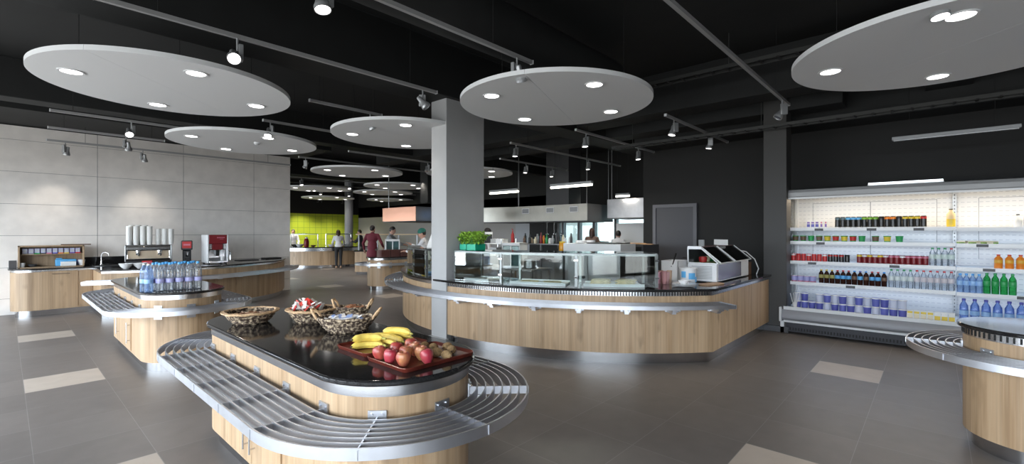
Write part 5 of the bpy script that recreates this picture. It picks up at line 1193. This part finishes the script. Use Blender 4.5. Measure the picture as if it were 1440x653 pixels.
for k, z in enumerate((.35, .75, 1.1, 1.3)): part('shelf', MB().box(-.26, -.31, z, .26, .31, z+.015), [KITS, WHITEM][k % 2], ml)
for i, (x, y) in enumerate(((7.82, 7.45), (7.95, 7.75), (7.85, 7.68))):
    z = (1.3155, 1.3155, 1.1155)[i]
    solo('food_container', MB().box(-.09, -.11, 0, .09, .11, .09).box(-.095, -.115, .09, .095, .115, .1), [WHITE, GREY, PORC][i], ['white lidded container on top of the steel rack', 'grey lidded container on top of the steel rack', 'pale lidded container on the middle shelf of the steel rack'][i], 'container', (x, y, z))
for i, (u, v) in enumerate(((7.30, 4.9), (7.45, 4.75))):
    solo('plate_stack', MB().lathe([(.06, 0), (.10, .008), (.10, .055), (.06, .05), (0, .05)], 20), PORC, ['white plate stack on the left part of the steel appliance', 'white plate stack behind the other on the steel appliance'][i], 'plates', (u, v+.05*i, 1.3705))
# office chairs behind the glass
for i, v in enumerate((9.25, 8.75, 7.95, 7.15)):
    oc = T('office_chair', 'black office chair behind the kitchen glazing, %s from the left' % ORD[i], 'chair', (14.6, v, 0), R(10*i), 'office chairs behind the glazing')
    part('seat', MB().box(-.22, -.22, .44, .22, .22, .50), BLACKP, oc, bev=.02); part('backrest', MB().box(-.24, -.21, .62, -.19, .21, 1.25), BLACKP, oc, bev=.02)
    part('back_bar', MB().box(-.23, -.03, .45, -.19, .03, .65), DGREY, oc); part('column', MB().cyl((0, 0, .06), (0, 0, .44), .03), DGREY, oc); b_ = MB()
    for k in range(5): b_.cyl((0, 0, .08), (.28*cos(k*1.2566), .28*sin(k*1.2566), .03), .022, .014, 8)
    part('base', b_, DGREY, oc)
# ------------------------------------------------------------------ tray station
tt = solid('tray_brown', (.105, .035, .028), .45)
for i in range(3):
    m = MB()
    for k in range(14): m.prism(stadium((-.10, 0), (.10, 0), .045+.001*(k % 2), 'x', 6) if False else [(-.135, -.12), (.135, -.12), (.145, -.10), (.145, .10), (.135, .12), (-.135, .12), (-.145, .10), (-.145, -.10)], .0135*k, .0135*k+.010)
    m.box(-.13, -.11, .0, .13, .11, .188)
    solo('tray_stack', m, tt, 'stack of dark brown trays on the tray station, %s from the left' % ORD[i], 'tray stack', (7.0+.31*i, 11.14, ZW), group='tray stacks on the tray station')
wc3 = T('glass_cabinet', 'small white glass-fronted cabinet behind the tray stacks', 'cabinet', (7.55, 11.55, ZW), R(60)); cabinet(wc3)
# ------------------------------------------------------------------ far buffet counters
bf = T('buffet_counter', 'curved oak buffet counter in front of the green tiled wall', 'buffet', (10.6, 20, 0))
def bo(ro, ri, a0=160, a1=310): return arcpts(10.6, 22.3, ro, a0, a1, 40)+arcpts(10.6, 22.3, ri, a1, a0, 30)
part('kickplate', MB().prism(bo(2.70, 2.05), 0, .12), KICK, bf, True); part('body', MB().prism(bo(2.75, 2.0), .12, .74), WOOD, bf, True); part('steel_band', MB().prism(bo(2.80, 1.98), .74, .88), STEEL, bf, True); part('worktop', MB().prism(bo(2.80, 1.95), .88, .92), GRAN, bf, True)
for (a0, a1) in ((170, 205), (212, 240), (248, 275)):
    g = T('sneeze_guard', 'glass sneeze guard on the far buffet, %s of three' % {170: 'left', 212: 'middle', 248: 'right'}[a0], 'glass guard', (10.6+2.4*cos(R((a0+a1)/2)), 22.3+2.4*sin(R((a0+a1)/2)), .92), group='sneeze guards on the far buffet')
    for a in (a0, a1):
        part('post', MB().cyl((10.6+2.4*cos(R(a)), 22.3+2.4*sin(R(a)), .92), (10.6+2.4*cos(R(a)), 22.3+2.4*sin(R(a)), 1.5), .018, n=8), CHROME, g, True)
    part('top_glass', MB().sweep(arcpts(10.6, 22.3, 2.2, a0, a1, 10), arcpts(10.6, 22.3, 2.62, a0, a1, 10), 1.5, 1.515), GLASSD, g, True)
    part('lamp_bar', MB().sweep(arcpts(10.6, 22.3, 2.36, a0, a1, 10), arcpts(10.6, 22.3, 2.44, a0, a1, 10), 1.46, 1.49), SILVER, g, True)
random.seed(5)
for i, a in enumerate((176, 184, 192, 200, 217, 222, 235.5, 253, 261, 269)):
    q = 2.42; m_ = [PORC, PORC, BROWN, PORC, STEEL, PORC, BROWN, PORC, STEEL, PORC][i]; nm = ['white', 'white', 'brown', 'white', 'steel', 'white', 'brown', 'white', 'steel', 'white'][i]
    s = .8+.5*random.random(); solo('bowl', MB().lathe([(.06*s, 0), (.08*s, .01), (.15*s, .10*s), (.145*s, .10*s), (.07*s, .015), (0, .015)], 18), m_, '%s bowl on the far buffet, %s from the left' % (nm, ORD[i]), 'bowl', (10.6+q*cos(R(a)), 22.3+q*sin(R(a)), .92), group='bowls on the far buffet')
vs_ = T('urn', 'dark red urn with a white top on the far buffet', 'urn', (10.6+2.45*cos(R(229)), 22.3+2.45*sin(R(229)), .92)); part('body', MB().lathe([(.09, 0), (.10, .02), (.11, .2), (.09, .34), (.05, .38), (0, .38)], 18), DRED, vs_); part('lid', MB().lathe([(.06, .38), (.05, .43), (0, .44)], 14), PORC, vs_)
cnt = T('buffet_counter', 'second buffet counter with a pale wooden top shelf behind the people', 'buffet', (9.4, 14.9, 0), R(-47.7))
part('body', MB().box(-1.15, .2, .1, 1.15, .8, .85), WOOD, cnt); part('kickplate', MB().box(-1.1, .25, 0, 1.1, .75, .1), KICK, cnt); part('worktop', MB().box(-1.18, .17, .85, 1.18, .83, .9), GRAN, cnt)
part('top_shelf', MB().box(-1.15, .3, 1.47, 1.15, .7, 1.51), TAN, cnt, label='pale wooden top shelf')
for x in (-1.1, -.4, .4, 1.1): part('post', MB().box(x-.02, .48, .9, x+.02, .52, 1.47), SILVER, cnt)
# ------------------------------------------------------------------ people
SKIN = solid('skin', (.52, .30, .22), .55); EYE = solid('eye_dark', (.03, .02, .02), .2)
HAIRD = solid('hair_dark', (.018, .012, .010), .5); HAIRB = solid('hair_brown', (.06, .028, .018), .5)
WSH = solid('shirt_white', (.70, .70, .72), .8); BTR = solid('trousers_black', (.018, .018, .020), .8); BTOP = solid('top_black', (.015, .015, .017), .8); GTR = solid('trousers_grey', (.16, .155, .14), .8)
MARO = solid('coat_maroon', (.13, .014, .026), .8); GSH = solid('shirt_grey', (.26, .27, .28), .8); SHOE = solid('shoe_black', (.015, .015, .015), .4); SHOT = solid('shoe_tan', (.30, .19, .12), .5); BRT = solid('top_brown', (.17, .105, .08), .8); CAPG = solid('cap_green', (.02, .16, .12), .7); PKW = solid('top_greypink', (.40, .36, .36), .8)
def capsule(mb, p0, p1, r0, r1, n=12):
    p0, p1 = Vector(p0), Vector(p1); d = p1-p0; L = d.length; d.normalize(); path, rr = [], []
    for k in range(5): a = pi/2*(k/5); path.append(p0-d*r0*cos(a)); rr.append(max(.001, r0*sin(a)))
    path.append(p0); rr.append(r0); path.append(p0.lerp(p1, .5)); rr.append((r0+r1)/2); path.append(p1); rr.append(r1)
    for k in range(4, -1, -1): a = pi/2*(k/5); path.append(p1+d*r1*cos(a)); rr.append(max(.001, r1*sin(a)))
    mb.tube(path, rr, n)
def remesh(o, v, sm=3):
    m = o.modifiers.new('remesh', 'REMESH'); m.mode = 'VOXEL'; m.voxel_size = v; m.use_smooth_shade = True
    s = o.modifiers.new('smooth', 'SMOOTH'); s.iterations = sm; s.factor = .5
def ik(a, b, l1, l2, hint):
    a, b = Vector(a), Vector(b); d = b-a; D = min(d.length, (l1+l2)*.998); d.normalize(); b = a+d*D
    x = (l1*l1-l2*l2+D*D)/(2*D); h = sqrt(max(0, l1*l1-x*x)); hint = Vector(hint); hint = hint-d*hint.dot(d); hint.normalize(); return a+d*x+hint*h, b
def person(label, loc, rz, H=1.70, lean=0, hands=((-.25, .1, .85), (.25, .1, .85)), look=(0, 0), top=WSH, legs=BTR, shoes=SHOE, hair=HAIRD, long_hair=False, female=False, coat=0, hat=None, feet=.09, skirt=None, sleeve=1.0, apron=None):
    """faces local +y"""
    k = H/1.70; r = T('person', label, 'person', loc, rz, 'people in the canteen')
    Ml = Matrix.Rotation(-lean, 3, 'X'); piv = Vector((0, 0, .95*k))
    U = lambda x, y, z: piv+Ml @ (Vector((x*k, y*k, z*k))-piv)
    sw = .175 if not female else .155
    neck, chin, chest, waist = U(0, -.01, 1.44), U(0, .015, 1.50), U(0, 0, 1.28), U(0, 0, 1.08); hip = Vector((0, 0, .93*k)); head = U(0, .02, 1.585)
    Mh = Ml @ Matrix.Rotation(look[0], 3, 'Z') @ Matrix.Rotation(look[1], 3, 'X')
    B = MB()
    B.ell(head, (.074*k, .092*k, .112*k), 18, 14, Mh); B.ell(head+Mh @ Vector((0, .03*k, -.06*k)), (.055*k, .055*k, .055*k), 14, 10, Mh)
    B.ell(head+Mh @ Vector((0, .094*k, -.018*k)), (.012*k, .018*k, .022*k), 8, 6, Mh); B.ell(head+Mh @ Vector((0, .084*k, .02*k)), (.05*k, .014*k, .012*k), 8, 6, Mh)
    B.ell(head+Mh @ Vector((0, .083*k, -.058*k)), (.024*k, .012*k, .011*k), 8, 6, Mh)
    for s in (-1, 1): B.ell(head+Mh @ Vector((s*.077*k, -.005*k, -.01*k)), (.010*k, .02*k, .03*k), 8, 6, Mh)
    capsule(B, neck-Vector((0, 0, .03*k)), chin, .055*k, .05*k); capsule(B, waist, chest, .085*k, .09*k); capsule(B, hip, waist, .09*k, .085*k)
    S_ = MB(); sl = MB()
    tk = 1.14
    S_.ell(chest+Ml @ Vector((0, 0, .02*k)), ((sw+.012)*k, .118*k, .17*k), 18, 12, Ml); S_.ell(waist, (.138*k if female else .155*k, .108*k, .16*k), 18, 12, Ml); S_.ell(hip+Vector((0, 0, .045*k)), (.165*k, .122*k, .14*k), 18, 12)
    if female: S_.ell(chest+Ml @ Vector((0, .07*k, -.01*k)), (.12*k, .07*k, .07*k), 12, 8, Ml)
    capsule(S_, U(-sw*.75, 0, 1.385), U(sw*.75, 0, 1.385), .062*k, .062*k); capsule(S_, neck-Vector((0, 0, .05*k)), neck+Vector((0, 0, .0)), .075*k, .062*k)
    if coat: 
        S_.ell(Vector((0, 0, (.93-coat*.5)*k)), (.19*k, .15*k, (.12+coat*.55)*k), 18, 12)
    for i, s in enumerate((-1, 1)):
        sh = U(s*sw, 0, 1.385); hd_ = Vector(hands[i])*k; el, wr_ = ik(sh, hd_, .285*k, .25*k, (s*.6, -.6, -.8))
        capsule(B, sh, el, .045*k, .036*k); capsule(B, el, wr_, .036*k, .025*k)
        capsule(S_, sh, el, .058*k, .048*k); capsule(S_, el, el.lerp(wr_, .92*sleeve), .048*k, .036*k)
        d = (wr_-el).normalized(); sd = d.cross(Vector((0, 0, 1))); sd = sd.normalized() if sd.length > .1 else Vector((1, 0, 0)); up_ = sd.cross(d).normalized()
        if abs(d.z) > .6: sd = Vector((0, 1, 0)); sd = (sd-d*sd.dot(d)).normalized(); up_ = sd.cross(d)
        pm = wr_+d*.05*k; capsule(B, wr_, wr_+d*.07*k, .024*k, .026*k); B.ell(pm, (.016*k, .04*k, .03*k), 10, 8, Matrix((up_, d, sd)).transposed())
        for j, L in enumerate((.062, .072, .068, .054)):
            b0 = wr_+d*.082*k+sd*(-.03+.02*j)*k; b1 = b0+(d+up_*-.15)*L*.55*k; b2 = b1+(d*.85-up_*.5)*L*.5*k; capsule(B, b0, b1, .0095*k, .009*k, 8); capsule(B, b1, b2, .009*k, .0078*k, 8)
        t0 = wr_+d*.03*k-sd*.028*k; t1 = t0+(d*.6-sd*.75)*.045*k; t2 = t1+(d*.9-sd*.25-up_*.2)*.034*k; capsule(B, t0, t1, .012*k, .0105*k, 8); capsule(B, t1, t2, .0105*k, .009*k, 8)
    G = MB()
    for s in (-1, 1):
        hp_ = Vector((s*.085*k, 0, .90*k)); an = Vector((s*feet*k, -.01*k, .085*k)); kn_ = hp_.lerp(an, .52)+Vector((s*.004, .025*k, 0))
        capsule(B, hp_, kn_, .068*k, .05*k); capsule(B, kn_, an, .046*k, .034*k); capsule(B, an-Vector((0, .02*k, .04*k)), an+Vector((0, .14*k, -.055*k)), .034*k, .026*k)
        capsule(G, hp_, kn_, .092*k, .066*k); capsule(G, kn_, an+Vector((0, 0, .015*k)), .064*k, .05*k)
        f = MB(); capsule(f, an+Vector((0, -.035*k, -.038*k)), an+Vector((0, .06*k, -.042*k)), .046*k, .043*k); capsule(f, an+Vector((0, .05*k, -.045*k)), an+Vector((0, .155*k, -.05*k)), .043*k, .034*k); capsule(f, an+Vector((0, -.03*k, -.02*k)), an+Vector((0, -.005*k, .02*k)), .044*k, .04*k)
        f.v = [(x, y, max(.0, z)) for x, y, z in f.v]
        o = part('shoe', f, shoes, r); remesh(o, .012, 2)
    G.ell(hip+Vector((0, 0, -.01*k)), (.158*k, .118*k, .13*k), 18, 12)
    o = part('body', B, SKIN, r); remesh(o, .0075, 3)
    o = part('trousers', G, legs, r); remesh(o, .014, 4)
    o = part('coat' if coat else 'shirt', S_, top, r); remesh(o, .013, 4)
    hr = MB(); hr.ell(head+Mh @ Vector((0, -.014*k, .022*k)), (.083*k, .096*k, .108*k), 18, 14, Mh); 
    if long_hair: capsule(hr, head+Mh @ Vector((0, -.05*k, .01*k)), head+Mh @ Vector((0, -.075*k, -.17*k)), .078*k, .055*k); [capsule(hr, head+Mh @ Vector((s*.062*k, -.015*k, .03*k)), head+Mh @ Vector((s*.068*k, -.02*k, -.12*k)), .03*k, .026*k) for s in (-1, 1)]
    # keep the face free: flatten hair that would come in front of it
    out = []
    Mi = Mh.transposed()
    for p in hr.v:
        q = Mi @ (Vector(p)-head)
        if q.y > .045*k and q.z < .055*k: q.y = .045*k-(.055*k-q.z)*.35
        out.append(tuple(head+Mh @ q))
    hr.v = out; o = part('hair', hr, hair, r); remesh(o, .010, 3)
    ey = MB()
    for s in (-1, 1): ey.ell(head+Mh @ Vector((s*.03*k, .083*k, .0)), (.011*k, .008*k, .007*k), 8, 6, Mh)
    part('eyes', ey, EYE, r)
    if hat: 
        ht = MB(); ht.ell(head+Mh @ Vector((0, -.012*k, .055*k)), (.094*k, .106*k, .085*k), 18, 12, Mh); o = part('cap', ht, hat, r); remesh(o, .012, 2)
    if apron:
        A = MB(); A.ell(waist+Ml @ Vector((0, .05*k, 0)), (.15*k, .085*k, .26*k), 16, 12, Ml); A.ell(Vector((0, .045*k, .75*k)), (.155*k, .10*k, .28*k), 16, 12); o = part('apron', A, apron, r); remesh(o, .014, 3)
    return r
def face(dx, dy): return atan2(dy, dx)-pi/2
person('woman in a white shirt and black trousers bending over the far buffet, seen from behind', (9.83, 19.18, 0), face(.4, .9), 1.70, .30, ((-.2, .42, .98), (.22, .45, 1.0)), (0, -.2), WSH, BTR, SHOT, HAIRB, True, True)
person('woman in a black top and grey trousers standing sideways at the far buffet', (10.75, 18.95, 0), face(-.6, .75), 1.68, .05, ((-.12, .36, 1.18), (.14, .34, 1.22)), (0, -.3), BTOP, GTR, SHOE, HAIRD, False, True)
person('man in a long maroon coat seen from behind, left of the tray station', (8.55, 14.3, 0), face(.75, .66), 1.80, .03, ((-.3, .12, .92), (.3, .2, 1.0)), (-.4, 0), MARO, GTR, SHOE, HAIRD, coat=.42)
person('man in a grey shirt reaching forward beside the hood with the painted orange reflection', (8.15, 12.75-.05, 0), face(.67, -.74), 1.76, .18, ((-.12, .52, 1.12), (.18, .5, 1.15)), (.1, -.15), GSH, GTR, SHOE, HAIRD, apron=PKW)
person('kitchen worker in white with a green cap, facing left beside the square column', (6.85, 9.05, 0), face(-.67, .74), 1.66, .12, ((-.15, .45, 1.15), (.2, .40, 1.30)), (.1, -.2), WSH, GTR, SHOE, HAIRD, hat=CAPG, female=True)
person('kitchen worker in pale clothes with a dark cap, right of the square column', (9.05, 9.3, 0), face(.67, -.6), 1.68, .12, ((-.15, .42, 1.08), (.2, .40, 1.1)), (0, -.25), PKW, GTR, SHOE, HAIRD, hat=HAIRD, female=True)
person('person in a brown top behind the pass shelf, seen from the back', (11.75, 7.35, 0) if False else (12.3, 7.85, 0), face(1, .4), 1.70, .0, ((-.2, .2, .95), (.2, .2, .95)), (0, 0), BRT, BTR, SHOE, HAIRB, True, True)
person('dark haired person in white beside the brown top, behind the kitchen', (12.55, 7.1, 0), face(1, .1), 1.62, .05, ((-.2, .2, .95), (.2, .2, .95)), (.2, 0), WSH, BTR, SHOE, HAIRD)
person('dark haired person half hidden behind the panel wall end at the far buffet', (9.3, 22.6, 0), face(-.3, -.9), 1.70, .1, ((-.2, .35, 1.0), (.22, .35, 1.02)), (0, 0), WSH, GTR, SHOE, HAIRD)
